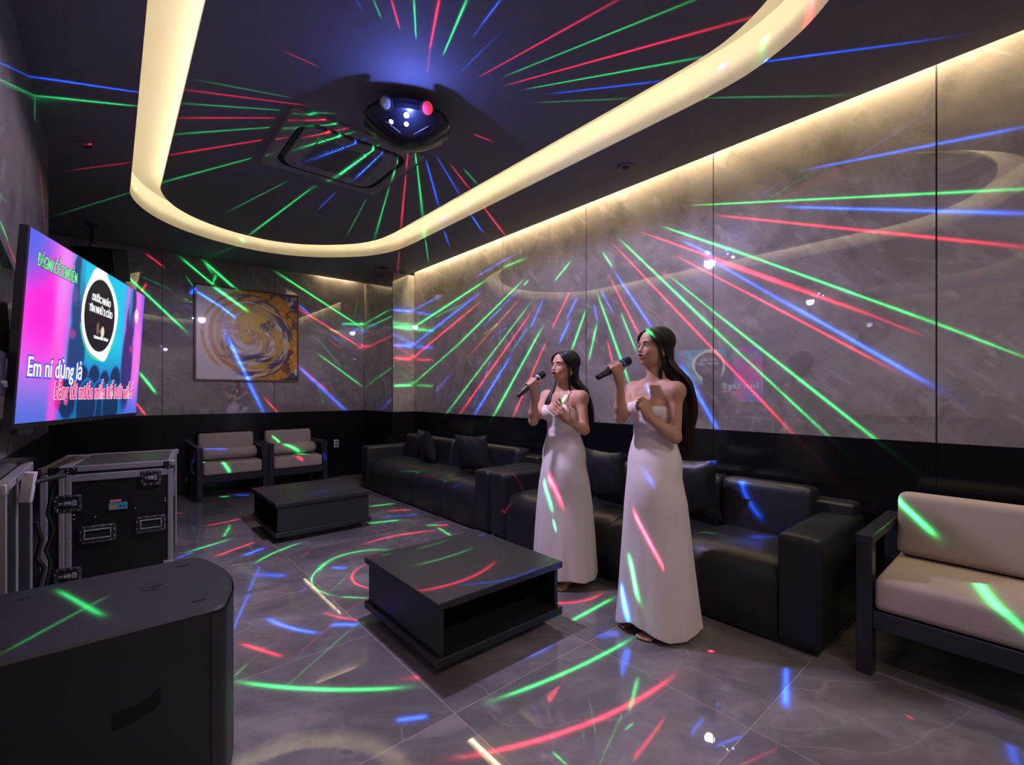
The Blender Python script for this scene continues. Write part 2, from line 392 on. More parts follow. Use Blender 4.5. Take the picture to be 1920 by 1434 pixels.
class MB:
    def __init__(s): s.v = []; s.f = []; s.m = []
    def add(s, vs, fs, mi=0, M=None):
        b = len(s.v)
        if M is not None: vs = [M @ Vector(v) for v in vs]
        s.v += [tuple(v) for v in vs]; s.f += [tuple(b+i for i in f) for f in fs]
        s.m += [mi]*len(fs); return s
    def box(s, lo, hi, bev=0, seg=2, M=None, mi=0):
        bm = bmesh.new(); bmesh.ops.create_cube(bm, size=1)
        lo = Vector(lo); hi = Vector(hi); c = (lo+hi)/2; d = hi-lo
        for v in bm.verts: v.co = Vector((v.co.x*d.x, v.co.y*d.y, v.co.z*d.z))+c
        if bev > 0:
            bmesh.ops.bevel(bm, geom=bm.edges[:], offset=min(bev, min(d)*.49), segments=seg, profile=.6, affect='EDGES')
        bm.verts.index_update()
        s.add([v.co.copy() for v in bm.verts], [[v.index for v in f.verts] for f in bm.faces], mi, M)
        bm.free(); return s
    def tube(s, pts, r, n=8, mi=0, cap=True, M=None, close=False):
        pts = [Vector(p) for p in pts]; k = len(pts)
        rr = r if isinstance(r, (list, tuple)) else [r]*k
        vs = []; fs = []; up = None
        for i, p in enumerate(pts):
            if close: t = (pts[(i+1) % k]-pts[i-1]).normalized()
            else: t = (pts[min(i+1, k-1)]-pts[max(i-1, 0)]).normalized()
            if up is None:
                up = Vector((0, 0, 1)) if abs(t.z) < .9 else Vector((1, 0, 0))
            x = (up-t*up.dot(t))
            if x.length < 1e-6: x = t.orthogonal()
            x.normalize(); y = t.cross(x); up = x
            for j in range(n):
                a = 2*PI*j/n; vs.append(p+(x*math.cos(a)+y*math.sin(a))*rr[i])
        for i in range(k if close else k-1):
            for j in range(n):
                a = i*n+j; b = i*n+(j+1) % n; i2 = (i+1) % k
                fs.append((a, b, i2*n+(j+1) % n, i2*n+j))
        if cap and not close:
            fs.append(tuple(range(n-1, -1, -1))); fs.append(tuple((k-1)*n+j for j in range(n)))
        return s.add(vs, fs, mi, M)
    def lathe(s, prof, n=32, mi=0, M=None, cap=True):
        vs = []; fs = []
        for r, z in prof:
            for j in range(n):
                a = 2*PI*j/n; vs.append((r*math.cos(a), r*math.sin(a), z))
        for i in range(len(prof)-1):
            for j in range(n):
                fs.append((i*n+j, i*n+(j+1) % n, (i+1)*n+(j+1) % n, (i+1)*n+j))
        if cap and prof[0][0] > 1e-5: fs.append(tuple(range(n-1, -1, -1)))
        if cap and prof[-1][0] > 1e-5: fs.append(tuple((len(prof)-1)*n+j for j in range(n)))
        return s.add(vs, fs, mi, M)
    def cyl(s, a, b, r, n=16, mi=0, M=None): return s.tube([a, b], r, n, mi, True, M)
    def ball(s, c, r, nu=16, nv=10, mi=0, M=None):
        r = (r, r, r) if not isinstance(r, (tuple, list)) else r
        vs = []; fs = []
        for i in range(nv+1):
            th = PI*i/nv
            for j in range(nu):
                a = 2*PI*j/nu
                vs.append((c[0]+r[0]*math.sin(th)*math.cos(a), c[1]+r[1]*math.sin(th)*math.sin(a), c[2]+r[2]*math.cos(th)))
        for i in range(nv):
            for j in range(nu): fs.append((i*nu+j, (i+1)*nu+j, (i+1)*nu+(j+1) % nu, i*nu+(j+1) % nu))
        return s.add(vs, fs, mi, M)
    def build(s, name, mats, parent=None, smooth=35):
        me = bpy.data.meshes.new(name); me.from_pydata(s.v, [], s.f); me.update()
        if not isinstance(mats, (list, tuple)): mats = [mats]
        for m in mats: me.materials.append(m)
        if len(mats) > 1: me.polygons.foreach_set('material_index', s.m)
        if smooth:
            me.polygons.foreach_set('use_smooth', [True]*len(me.polygons))
            me.set_sharp_from_angle(angle=math.radians(smooth))
        o = bpy.data.objects.new(name, me)
        return put(o, parent)

# ------------------------------------------------------------------ materials
class NT:
    def __init__(s, name):
        s.m = bpy.data.materials.new(name); s.m.use_nodes = True
        s.t = s.m.node_tree; s.N = s.t.nodes; s.L = s.t.links
        s.p = s.N['Principled BSDF']
    def n(s, typ, **kw):
        nd = s.N.new(typ)
        for k, v in kw.items():
            if k.startswith('i_'): nd.inputs[k[2:].replace('_', ' ')].default_value = v
            elif k.startswith('l_'): s.L.new(v, nd.inputs[k[2:].replace('_', ' ')])
            else: setattr(nd, k, v)
        return nd
    def ramp(s, fac, stops):
        r = s.N.new('ShaderNodeValToRGB'); s.L.new(fac, r.inputs[0])
        e = r.color_ramp.elements
        while len(e) < len(stops): e.new(.5)
        for q, (p, c) in zip(e, stops):
            q.position = p; q.color = (c[0], c[1], c[2], 1) if not isinstance(c, (int, float)) else (c, c, c, 1)
        return r.outputs[0]
    def mix(s, fac, a, b, mode='MIX'):
        n = s.N.new('ShaderNodeMix'); n.data_type = 'RGBA'; n.blend_type = mode
        for q, i in ((fac, 0), (a, 6), (b, 7)):
            if isinstance(q, (int, float)): n.inputs[i].default_value = q
            elif isinstance(q, tuple): n.inputs[i].default_value = (q[0], q[1], q[2], 1)
            else: s.L.new(q, n.inputs[i])
        return n.outputs[2]
    def bump(s, h, strength, dist=.01):
        b = s.N.new('ShaderNodeBump'); b.inputs['Strength'].default_value = strength; b.inputs['Distance'].default_value = dist
        s.L.new(h, b.inputs['Height']); s.L.new(b.outputs[0], s.p.inputs['Normal'])

def mat(name, col, rough=.5, metal=0., spec=.5, coat=0., bump=None, var=0., emis=None):
    t = NT(name); p = t.p
    p.inputs['Base Color'].default_value = (*col, 1); p.inputs['Roughness'].default_value = rough
    p.inputs['Metallic'].default_value = metal; p.inputs['Specular IOR Level'].default_value = spec
    p.inputs['Coat Weight'].default_value = coat; p.inputs['Coat Roughness'].default_value = .05
    tc = t.n('ShaderNodeTexCoord')
    if var:
        nz = t.n('ShaderNodeTexNoise', l_Vector=tc.outputs['Object'], i_Scale=6., i_Detail=5.)
        c1 = tuple(c*(1-var) for c in col); c2 = tuple(min(1, c*(1+var)) for c in col)
        t.L.new(t.ramp(nz.outputs[0], [(.3, c1), (.7, c2)]), p.inputs['Base Color'])
    if bump:
        nz = t.n('ShaderNodeTexNoise', l_Vector=tc.outputs['Object'], i_Scale=bump[0], i_Detail=4.)
        t.bump(nz.outputs[0], bump[1], .004)
    if emis:
        p.inputs['Emission Color'].default_value = (*emis[0], 1); p.inputs['Emission Strength'].default_value = emis[1]
    return t.m

def emit(name, col, s):
    m = mat(name, (0.02, .02, .02), .5, emis=(col, s)); return m

def marble(name, c_dark, c_light, vein, rough, scale=1.0, tile=None, coat=0., spec=.5, seed=0.):
    t = NT(name); p = t.p
    tc = t.n('ShaderNodeTexCoord')
    mp = t.n('ShaderNodeMapping', l_Vector=tc.outputs['Object'])
    mp.inputs['Rotation'].default_value = (.72, .62, .5); mp.inputs['Location'].default_value = (seed, seed*2, 0)
    mp = t.n('ShaderNodeMapping', l_Vector=mp.outputs[0]); mp.inputs['Scale'].default_value = (scale*1.25, scale*1.25, scale*.36)
    vec = mp.outputs[0]
    if tile:   # each tile cut from another part of the slab
        sp = t.n('ShaderNodeSeparateXYZ', l_Vector=tc.outputs['Object'])
        def cell(o, off):
            a = t.n('ShaderNodeMath', operation='SUBTRACT', l_Value=o); a.inputs[1].default_value = off
            b = t.n('ShaderNodeMath', operation='DIVIDE', l_Value=a.outputs[0]); b.inputs[1].default_value = .8
            return b.outputs[0]
        cx, cy = cell(sp.outputs[0], tile[0]), cell(sp.outputs[1], tile[1])
        fl = [t.n('ShaderNodeMath', operation='FLOOR', l_Value=c).outputs[0] for c in (cx, cy)]
        cm = t.n('ShaderNodeCombineXYZ', l_X=fl[0], l_Y=fl[1])
        wn = t.n('ShaderNodeTexWhiteNoise', l_Vector=cm.outputs[0])
        sc = t.n('ShaderNodeVectorMath', operation='SCALE', l_Vector=wn.outputs['Color']); sc.inputs['Scale'].default_value = 5.
        ad = t.n('ShaderNodeVectorMath', operation='ADD', l_Vector=vec); t.L.new(sc.outputs[0], ad.inputs[1])
        vec = ad.outputs[0]
    n1 = t.n('ShaderNodeTexNoise', l_Vector=vec, i_Scale=1.6, i_Detail=9., i_Roughness=.62, i_Distortion=.8)
    n2 = t.n('ShaderNodeTexNoise', l_Vector=vec, i_Scale=2.2, i_Detail=2.5, i_Roughness=.5, i_Distortion=.4)
    base = t.ramp(n1.outputs[0], [(.32, c_dark), (.68, c_light)])
    d = t.n('ShaderNodeMath', operation='SUBTRACT', l_Value=n2.outputs[0]); d.inputs[1].default_value = .5
    a = t.n('ShaderNodeMath', operation='ABSOLUTE', l_Value=d.outputs[0])
    vf = t.ramp(a.outputs[0], [(0., .5), (.010, 0.)])
    c = t.mix(vf, base, vein)
    n3 = t.n('ShaderNodeTexNoise', l_Vector=vec, i_Scale=1.1, i_Detail=2.5, i_Distortion=.5)
    d3 = t.n('ShaderNodeMath', operation='SUBTRACT', l_Value=n3.outputs[0]); d3.inputs[1].default_value = .52
    a3 = t.n('ShaderNodeMath', operation='ABSOLUTE', l_Value=d3.outputs[0])
    if tile:
        s2 = t.n('ShaderNodeTexNoise', l_Vector=vec, i_Scale=2.6, i_Detail=9., i_Roughness=.66, i_Distortion=.5)
        c = t.mix(t.ramp(s2.outputs[0], [(.38, .5), (.52, 0.)]), base, tuple(q*.66 for q in c_dark))
        c = t.mix(t.ramp(s2.outputs[0], [(.54, 0.), (.66, .45)]), c, vein)
        c = t.mix(t.ramp(a3.outputs[0], [(0., .35), (.0035, 0.)]), c, vein)
    else:      # slab walls: short slanting streaks and darker clouds instead of long veins
        q1 = t.n('ShaderNodeMapping', l_Vector=tc.outputs['Object']); q1.inputs['Rotation'].default_value = (.85, .45, 0)
        q2 = t.n('ShaderNodeMapping', l_Vector=q1.outputs[0]); q2.inputs['Scale'].default_value = (6.5, 6.5, .9)
        s1 = t.n('ShaderNodeTexNoise', l_Vector=q2.outputs[0], i_Scale=1.5, i_Detail=7., i_Roughness=.6, i_Distortion=.35)
        s2 = t.n('ShaderNodeTexNoise', l_Vector=q1.outputs[0], i_Scale=3.2, i_Detail=9., i_Roughness=.68, i_Distortion=.6)
        c = t.mix(t.ramp(s2.outputs[0], [(.36, .55), (.50, 0.)]), base, tuple(q*.62 for q in c_dark))
        c = t.mix(t.ramp(s1.outputs[0], [(.55, 0.), (.66, .55), (.72, .25)]), c, vein)
    if tile:
        gs = []
        for q in (cx, cy):
            f = t.n('ShaderNodeMath', operation='FRACT', l_Value=q)
            g = t.n('ShaderNodeMath', operation='LESS_THAN', l_Value=f.outputs[0]); g.inputs[1].default_value = .0045
            gs.append(g.outputs[0])
        g = t.n('ShaderNodeMath', operation='MAXIMUM'); t.L.new(gs[0], g.inputs[0]); t.L.new(gs[1], g.inputs[1])
        c = t.mix(g.outputs[0], c, (.42, .35, .29))
    t.L.new(c, p.inputs['Base Color'])
    p.inputs['Roughness'].default_value = rough; p.inputs['Specular IOR Level'].default_value = spec
    p.inputs['Coat Weight'].default_value = coat; p.inputs['Coat Roughness'].default_value = .015; p.inputs['Coat IOR'].default_value = 1.8 if tile else 2.3
    return t.m

M = {}
M['wall'] = marble('grey_marble_wall', (.20, .18, .168), (.33, .30, .28), (.42, .39, .375), .34, 1.1, coat=1.0, spec=.15)
M['floor'] = marble('grey_marble_floor', (.15, .14, .14), (.25, .235, .235), (.40, .37, .35), .26, 1.0, tile=(1.03, .74), coat=.95, spec=.2)
M['ceil'] = mat('dark_ceiling_paint', (.15, .14, .17), .7, spec=.25, var=.04)
M['cove'] = mat('cream_cove_paint', (.80, .76, .66), .7, spec=.2)
M['wains'] = mat('black_gloss_panel', (.006, .006, .008), .16, spec=.45)
M['gap'] = mat('dark_joint', (.01, .01, .012), .5)
M['led'] = emit('warm_led', (1.0, .87, .62), COVE)
M['led2'] = emit('warm_wash_led', (1.0, .78, .46), WASH)
M['leather'] = mat('black_leather', (.014, .014, .0185), .42, spec=.42, bump=(140, .25), var=.15)
M['pillow'] = mat('dark_pillow_leather', (.017, .017, .021), .40, bump=(28, .5), var=.15)
M['laminate'] = mat('charcoal_laminate', (.022, .021, .024), .42, spec=.4, var=.06)
M['frame'] = mat('charcoal_lacquer', (.02, .02, .026), .35, spec=.45)
M['beige'] = mat('beige_upholstery', (.36, .29, .25), .85, spec=.2, bump=(220, .25), var=.05)
M['plastic'] = mat('black_plastic', (.012, .012, .014), .42)
M['plasticmatte'] = mat('matte_black_plastic', (.012, .012, .013), .75, bump=(300, .3))
M['subtop'] = mat('textured_black_paint', (.014, .0125, .014), .42, spec=.6, bump=(420, .35))
M['alu'] = mat('brushed_aluminium', (.42, .41, .41), .36, metal=.45, bump=(90, .08))
M['darkchrome'] = mat('dark_chrome', (.16, .155, .16), .16, metal=.85)
M['chrome'] = mat('chrome', (.62, .60, .60), .16, metal=.75)
M['casepanel'] = mat('black_case_laminate', (.009, .009, .010), .35, bump=(260, .25))
M['casetop'] = mat('case_lid_laminate', (.05, .05, .045), .28, spec=.6)
M['white'] = mat('white_plastic', (.55, .53, .52), .45)
M['acwhite'] = mat('ac_housing', (.19, .18, .20), .4, coat=.3)
M['black'] = mat('black_void', (.003, .003, .003), .8)
M['wood'] = mat('walnut_frame', (.14, .06, .03), .45, var=.2)
M['cable'] = mat('black_cable', (.012, .012, .012), .5)

# ------------------------------------------------------------------ room shell
def structure(o): o['kind'] = 'structure'; return o
fl = MB().box((-1.6, -1.7, -.08), (3.6, 7.3, 0)); structure(fl.build('floor', M['floor'], smooth=0))

# outline of the rounded ceiling recess (counter-clockwise), soffit underside at 3.00
ctrl = [(.12, 4.9), (.125, 5.22), (.20, 5.50), (.34, 5.76), (.56, 5.99), (.86, 6.17), (1.15, 6.26), (1.46, 6.28), (1.80, 6.19), (2.13, 5.97),
        (2.42, 5.65), (2.58, 5.30), (2.635, 4.93), (2.64, 4.4), (2.64, 3.4), (2.64, 2.4), (2.64, 1.7), (2.635, 1.27), (2.60, 1.02), (2.50, .78), (2.36, .60),
        (2.12, .36), (1.80, .16), (1.46, .07), (1.15, .08), (.86, .17), (.56, .35), (.34, .58), (.20, .84), (.125, 1.12), (.12, 1.5), (.12, 2.5), (.12, 3.7)]
def catmull(P, k=6):
    out = []; n = len(P)
    for i in range(n):
        p0, p1, p2, p3 = (np.array(P[(i+j-1) % n]) for j in range(4))
        for q in range(k):
            t = q/k
            out.append(tuple(.5*((2*p1)+(-p0+p2)*t+(2*p0-5*p1+4*p2-p3)*t*t+(-p0+3*p1-3*p2+p3)*t**3)))
    return out
HOLE = catmull(ctrl)
def inset(P, d):
    n = len(P); out = []
    for i in range(n):
        t = np.array(P[(i+1) % n])-np.array(P[i-1]); t /= np.linalg.norm(t)
        out.append((P[i][0]+t[1]*d, P[i][1]-t[0]*d))    # clockwise outline: inward is to the right
    return out
def ring_wall(P, z0, z1, mb, flip=False):
    n = len(P); vs = [(x, y, z0) for x, y in P]+[(x, y, z1) for x, y in P]
    mb.add(vs, [((i, (i+1) % n, n+(i+1) % n, n+i) if not flip else (i, n+i, n+(i+1) % n, (i+1) % n)) for i in range(n)])
def ring_flat(A, B, z, mb):
    n = len(A); mb.add([(x, y, z) for x, y in A]+[(x, y, z) for x, y in B], [(i, (i+1) % n, n+(i+1) % n, n+i) for i in range(n)])
XL, XR, YN, YF = -1.5, 3.29, -1.65, 7.04
c0 = np.array((1.38, 3.2))
def to_rect(p):
    d = np.array(p)-c0; ts = []
    for ax, lo, hi in ((0, XL, XR), (1, YN, YF)):
        if abs(d[ax]) > 1e-9: ts.append(((hi if d[ax] > 0 else lo)-c0[ax])/d[ax])
    return tuple(c0+d*min(t for t in ts if t > 0))
mb = MB()
RECT = [to_rect(p) for p in HOLE]
for cx_, cy_ in ((XL, YN), (XL, YF), (XR, YN), (XR, YF)):      # snap the nearest ray end to each corner
    i = min(range(len(RECT)), key=lambda q: (RECT[q][0]-cx_)**2+(RECT[q][1]-cy_)**2); RECT[i] = (cx_, cy_)
ring_flat(HOLE, RECT, 3.0, mb)
ring_wall([(XL, YN), (XL, YF), (XR, YF), (XR, YN)], 3.0, 3.10, mb)
structure(mb.build('ceiling', M['ceil'], smooth=0))
# channel round the raised panel
mb = MB(); ring_wall(HOLE, 3.0, 3.23, mb); ring_flat(HOLE, inset(HOLE, .40), 3.23, mb)
ring_wall(inset(HOLE, .36), 3.115, 3.23, mb, True)
structure(mb.build('ceiling_cove', M['cove'], smooth=40))
mb = MB(); PI_ = inset(HOLE, .21)
n = len(PI_); mb.add([(x, y, 3.09) for x, y in PI_]+[(c0[0], c0[1], 3.09)], [(i, (i+1) % n, n) for i in range(n)])
structure(mb.build('ceiling_panel', M['ceil'], smooth=0))
mb = MB(); ring_wall(PI_, 3.09, 3.115, mb); ring_flat(PI_, inset(HOLE, .36), 3.115, mb)
structure(mb.build('ceiling_panel_edge', M['cove'], smooth=40))
def ribbon(P, z0, z1, name, m, closed=True):
    n = len(P); mb = MB(); k = n if closed else n-1
    Q = P[::3] if closed else P
    n = len(Q); k = n if closed else n-1
    mb.add([(x, y, z0) for x, y in Q]+[(x, y, z1) for x, y in Q], [(i, (i+1) % n, n+(i+1) % n, n+i) for i in range(k)])
    return mb.build(name, m, smooth=0)
o = ribbon(inset(HOLE, .285), 3.116, 3.138, 'led_strip', M['led'])
tag(o, 'warm white light strip hidden in the rounded ceiling recess around the raised panel', 'light strip')
# slot above the right wall
mb = MB(); mb.box((3.29, YN, 3.12), (3.40, YF+.1, 3.16)); mb.box((3.278, YN, 3.0005), (3.29, 6.12, 3.12)); structure(mb.build('ceiling_slot', M['cove'], smooth=0))
o = MB().box((3.296, -1.6, 3.105), (3.332, 6.10, 3.112)).build('led_strip', M['led2'], smooth=0)
tag(o, 'warm white light strip in the ceiling slot washing the long marble wall', 'light strip')
mb = MB(); mb.box((XL, 7.04, 3.10), (3.3, 7.14, 3.14)); structure(mb.build('ceiling_slot_back', M['cove'], smooth=0))
o = MB().box((2.30, 7.045, 3.085), (2.90, 7.07, 3.092)).build('led_strip', M['led2'], smooth=0)
tag(o, 'short warm light strip in the ceiling slot above the far wall, right of the painting', 'light strip')

def panel_wall(name, segs, mk, z0=1.0, z1=3.11):
    mb = MB()
    for s in segs: mk(mb, s[0]+.004, s[1]-.004, z0+.002, z1)
    return structure(mb.build(name, M['wall'], smooth=0))
# right wall X=3.38
ys = [-1.65, -.82, .40, 1.63, 2.85, 4.08, 5.35, 6.12]
panel_wall('wall_right', list(zip(ys[:-1], ys[1:])), lambda mb, a, b, z0, z1: mb.box((3.38, a, z0), (3.40, b, z1)))
mb = MB(); mb.box((3.384, -1.7, 0), (3.46, 7.2, 3.16)); structure(mb.build('wall_right_backing', M['gap'], smooth=0))
def wains(name, segs, mk):
    mb = MB()
    for a, b in segs: mk(mb, a+.0015, b-.0015)
    return structure(mb.build(name, M['wains'], smooth=0))
wains('trim_1', list(zip(ys[:-1], ys[1:])), lambda mb, a, b: mb.box((3.376, a, 0), (3.396, b, 1.0)))
# back wall Y=7.10
xs = [-1.5, -.78, .47, 1.73, 3.03]
panel_wall('wall_back', list(zip(xs[:-1], xs[1:])), lambda mb, a, b, z0, z1: mb.box((a, 7.10, z0), (b, 7.12, z1)))
mb = MB(); mb.box((-1.6, 7.104, 0), (3.46, 7.2, 3.16)); structure(mb.build('wall_back_backing', M['gap'], smooth=0))
wains('trim_2', list(zip([-1.5, -.78, -.38, .47, 1.73], [-.78, -.38, .47, 1.73, 3.03])), lambda mb, a, b: mb.box((a, 7.096, 0), (b, 7.116, 1.0)))
# column in the far right corner
mb = MB(); mb.box((3.03, 6.12, 1.002), (3.38, 7.10, 3.0)); structure(mb.build('wall_column', M['wall'], smooth=0))
mb = MB(); mb.box((3.028, 6.118, 0), (3.38, 7.10, 1.0)); mb.box((3.026, 6.115, 0), (3.034, 6.123, 3.0)); structure(mb.build('trim_3', M['wains'], smooth=0))
# left wall X=-.34, ends at 4.66 where a recess opens
mb = MB()
for a, b in ((-1.65, 1.1), (1.1, 2.35), (2.35, 3.60), (3.60, 4.66)): mb.box((-.38, a+.004, 1.0), (-.34, b-.004, 3.0))
structure(mb.build('wall_left', M['wall'], smooth=0))
mb = MB(); mb.box((-.46, -1.7, 0), (-.362, 4.656, 3.0)); mb.box((-1.6, 4.60, 0), (-.45, 4.656, 3.0)); mb.box((-1.6, 4.65, 0), (-1.5, 7.2, 3.0)); structure(mb.build('wall_left_backing', M['gap'], smooth=0))
mb = MB(); mb.box((-.375, -1.65, 0), (-.337, 4.658, .998)); structure(mb.build('trim_4', M['wains'], smooth=0))
mb = MB(); mb.box((-1.6, -1.75, 0), (3.46, -1.65, 3.1)); structure(mb.build('wall_front', M['wall'], smooth=0))
mb = MB(); mb.box((-1.6, -1.75, 3.26), (3.5, 7.2, 3.30)); structure(mb.build('ceiling_slab', M['gap'], smooth=0))

# ------------------------------------------------------------------ furniture
def superpillow(a, b, t, n=18, wr=0.):
    """square throw pillow in the local xz plane, thickness along y"""
    vs = []; fs = []; rnd = random.Random(int(a*1000))
    for side in (1, -1):
        for i in range(n+1):
            for j in range(n+1):
                u = 2*i/n-1; v = 2*j/n-1
                e = (1-abs(u)**2.4)*(1-abs(v)**2.4)
                pinch = 1-.12*(1-abs(u)**2)*(abs(v)**2)
                pinch2 = 1-.12*(1-abs(v)**2)*(abs(u)**2)
                crease = wr*math.sin(9*u+3*v*v+side)*math.sin(7*v+2*u)*(abs(u)*abs(v))**.5*.5
                vs.append((a/2*u*pinch2*1., side*(t/2*max(e, 0)**.55+crease*(1 if e > .02 else 0)), b/2*v*pinch))
    m = (n+1)**2
    for s in (0, 1):
        for i in range(n):
            for j in range(n):
                q = [s*m+i*(n+1)+j, s*m+(i+1)*(n+1)+j, s*m+(i+1)*(n+1)+j+1, s*m+i*(n+1)+j+1]
                fs.append(tuple(q) if s == 0 else tuple(q[::-1]))
    return vs, fs

def sofa(y0, y1, label, nmod=4):
    """sofa along the right wall facing -x; y0 near end, y1 far end"""
    cx, cy = 2.93, (y0+y1)/2; aw = .20; hl = (y1-y0)/2
    t = thing('leather_sofa', label, 'sofa', (cx, cy, 0), 0, None)
    L = M['leather']
    MB().box((-.36, -hl+.03, 0), (.38, hl-.03, .06)).build('plinth', M['plastic'], t)
    for s in (-1, 1):
        lo = (-.40, -hl, .03) if s < 0 else (-.40, hl-aw, .03); hi = (.40, -hl+aw, .575) if s < 0 else (.40, hl, .575)
        arm = MB().box(lo, hi, .045, 4).build('armrest', L, t)
        yc = [(-hl+.02) if s < 0 else hl-.02, (-hl+aw-.02) if s < 0 else hl-aw+.02]
        pp = MB()
        for q in yc: pp.tube([(-.39, q, .56), (-.396, q, .30), (-.394, q, .05)], .005, 6)
        pp.build('piping', L, arm)
    ml = (2*hl-2*aw)/nmod
    for i in range(nmod):
        a = -hl+aw+i*ml; b = a+ml
        # seat block: rounded front drooping to the floor
        prof = [(.13, .02), (-.385, .02), (-.395, .10), (-.400, .22), (-.392, .30), (-.365, .365), (-.315, .405), (-.24, .422), (-.05, .424), (.13, .412)]
        vs = []; fs = []; K = 9
        for j in range(K):
            f = j/(K-1); y = a+ml*f; e = min(f, 1-f)*ml
            sh = .018*max(0, 1-e/.05)**2
            for (x, z) in prof: vs.append((x+sh*(1 if x < -.2 else .0), y, z-sh*(1 if z > .1 else 0)*1.0))
        P_ = len(prof)
        for j in range(K-1):
            for q in range(P_-1): fs.append((j*P_+q, j*P_+q+1, (j+1)*P_+q+1, (j+1)*P_+q))
        fs.append(tuple(range(P_-1, -1, -1))); fs.append(tuple((K-1)*P_+q for q in range(P_)))
        MB().add(vs, fs).build('seat_cushion', L, t, 60)
        # back cushion, leaning slightly
        R_ = Matrix.Translation((.12, 0, .40)) @ Matrix.Rotation(math.radians(6), 4, 'Y') 
        MB().box((-.01, a+.003, -.05), (.19, b-.003, .325), .06, 4, M=R_).build('back_cushion', L, t, 50)
    MB().box((.24, -hl+.02, .03), (.40, hl-.02, .64), .03, 3).build('back_frame', L, t)
    return t
sofa(3.27, 6.02, 'black leather four-seat sofa farther away, reaching toward the corner column')
sofa(.70, 3.245, 'black leather four-seat sofa nearer the camera, behind the two singers')

def pillow(x, y, z, rz, lean, size, label):
    vs, fs = superpillow(size, size, .17, wr=.02)
    Rm = Matrix.Rotation(rz, 4, 'Z') @ Matrix.Rotation(lean, 4, 'X')
    o = MB().add(vs, fs, 0, Rm).build('throw_pillow', M['pillow'], None, 80)
    o.location = (x, y, z); tag(o, label, 'pillow', 'throw pillows on the two sofas'); return o
# pillow's face looks along local -y; rotate so it looks toward -x
pillow(2.94, 5.02, .625, -PI/2-.25, .28, .41, 'dark leather throw pillow at the far end of the farther sofa')
pillow(2.93, 4.03, .63, -PI/2+.35, .30, .43, 'dark leather throw pillow at the middle of the farther sofa')
pillow(2.94, 2.26, .63, -PI/2-.15, .28, .43, 'dark leather throw pillow on the nearer sofa between the two singers')
pillow(2.94, 1.60, .635, -PI/2+.10, .28, .44, 'dark leather throw pillow on the nearer sofa partly behind the right singer')

def coffee_table(cx, cy, wx, wy, rz, label):
    t = thing('coffee_table', label, 'table', (cx, cy, 0), rz, 'charcoal coffee tables')
    L = M['laminate']; a, b = wx/2, wy/2
    MB().box((-a, -b, .305), (a, b, .34), .003, 1).build('tabletop', L, t)
    MB().box((-a, -b, .05), (a, b, .09), .003, 1).build('bottom_board', L, t)
    for s in (-1, 1):
        MB().box((s*(a-.03)-.012, -b+.02, .09), (s*(a-.03)+.012, b-.02, .305), .002, 1).build('side_panel', L, t)
    MB().box((-a+.045, -.01, .09), (a-.045, .01, .305)).build('divider_panel', M['gap'], t)
    MB().box((-a+.075, -b+.075, .0), (a-.075, b-.075, .05), .003, 1).build('plinth', L, t)
    return t
coffee_table(1.49, 2.155, .80, .79, 0, 'charcoal square coffee table nearest the camera, open shelf facing the camera')
coffee_table(1.46, 4.675, .89, .84, -PI/2, 'charcoal square coffee table farther back, in front of the two beige armchairs')

def armchair(loc, rz, wd, label, group=None):
    """faces local -y; origin on the floor at its centre"""
    t = thing('armchair', label, 'armchair', loc, rz, group)
    F = M['frame']; hw = wd/2; d0, d1 = -.34, .30
    for s in (-1, 1):
        x0, x1 = (-hw, -hw+.06) if s < 0 else (hw-.06, hw)
        MB().box((x0, d0, 0), (x1, d0+.07, .59), .003, 1).build('leg', F, t)
        MB().box((x0, d1-.07, 0), (x1, d1, .59), .003, 1).build('leg', F, t)
        MB().box((x0-.002, d0-.002, .588), (x1+.002, d1+.002, .63), .004, 1).build('armrest', F, t)
        MB().box((x0+.008, d0+.07, .22), (x1-.008, d1-.07, .29), .002, 1).build('side_rail', F, t)
    MB().box((-hw+.06, d0+.005, .215), (hw-.06, d0+.045, .295), .003, 1).build('front_rail', F, t)
    MB().box((-hw+.06, d1-.045, .215), (hw-.06, d1-.005, .60), .003, 1).build('back_rail', F, t)
    MB().box((-hw+.064, d0+.004, .297), (hw-.064, d1-.05, .445), .035, 4).build('seat_cushion', M['beige'], t)
    Rm = Matrix.Translation((0, .15, .45)) @ Matrix.Rotation(math.radians(-7), 4, 'X')
    MB().box((-hw+.068, -.055, 0), (hw-.068, .085, .315), .045, 4, M=Rm).build('back_cushion', M['beige'], t)
    return t
G = 'pair of beige armchairs by the far wall'
armchair((1.12, 6.77, 0), 0, .75, 'beige armchair by the far wall on the left, below the painting', G)
armchair((1.865, 6.77, 0), 0, .73, 'beige armchair by the far wall on the right, next to the wall socket', G)
armchair((2.92, .215, 0), -PI/2, .73, 'beige armchair with dark frame at the right edge, beside the nearer sofa')
def bolster(x, y, z, w_, label):
    prof = []; vs = []
    mb = MB(); Rm = Matrix.Translation((x, y, z)) @ Matrix.Rotation(PI/2, 4, 'Y') @ Matrix.Diagonal((.82, 1, 1, 1))
    pr = [(.0, -w_/2), (.05, -w_/2+.002), (.082, -w_/2+.02), (.095, -w_/2+.06), (.1, 0), (.095, w_/2-.06), (.082, w_/2-.02), (.05, w_/2-.002), (.0, w_/2)]
    mb.lathe(pr, 24, 0, Rm)
    tag(mb.build('bolster_pillow', M['beige'], None, 60), label, 'pillow', 'bolsters on the rear armchairs')
bolster(1.12, 6.70, .528, .60, 'beige bolster pillow on the left armchair by the far wall')
bolster(1.865, 6.70, .528, .58, 'beige bolster pillow on the right armchair by the far wall')

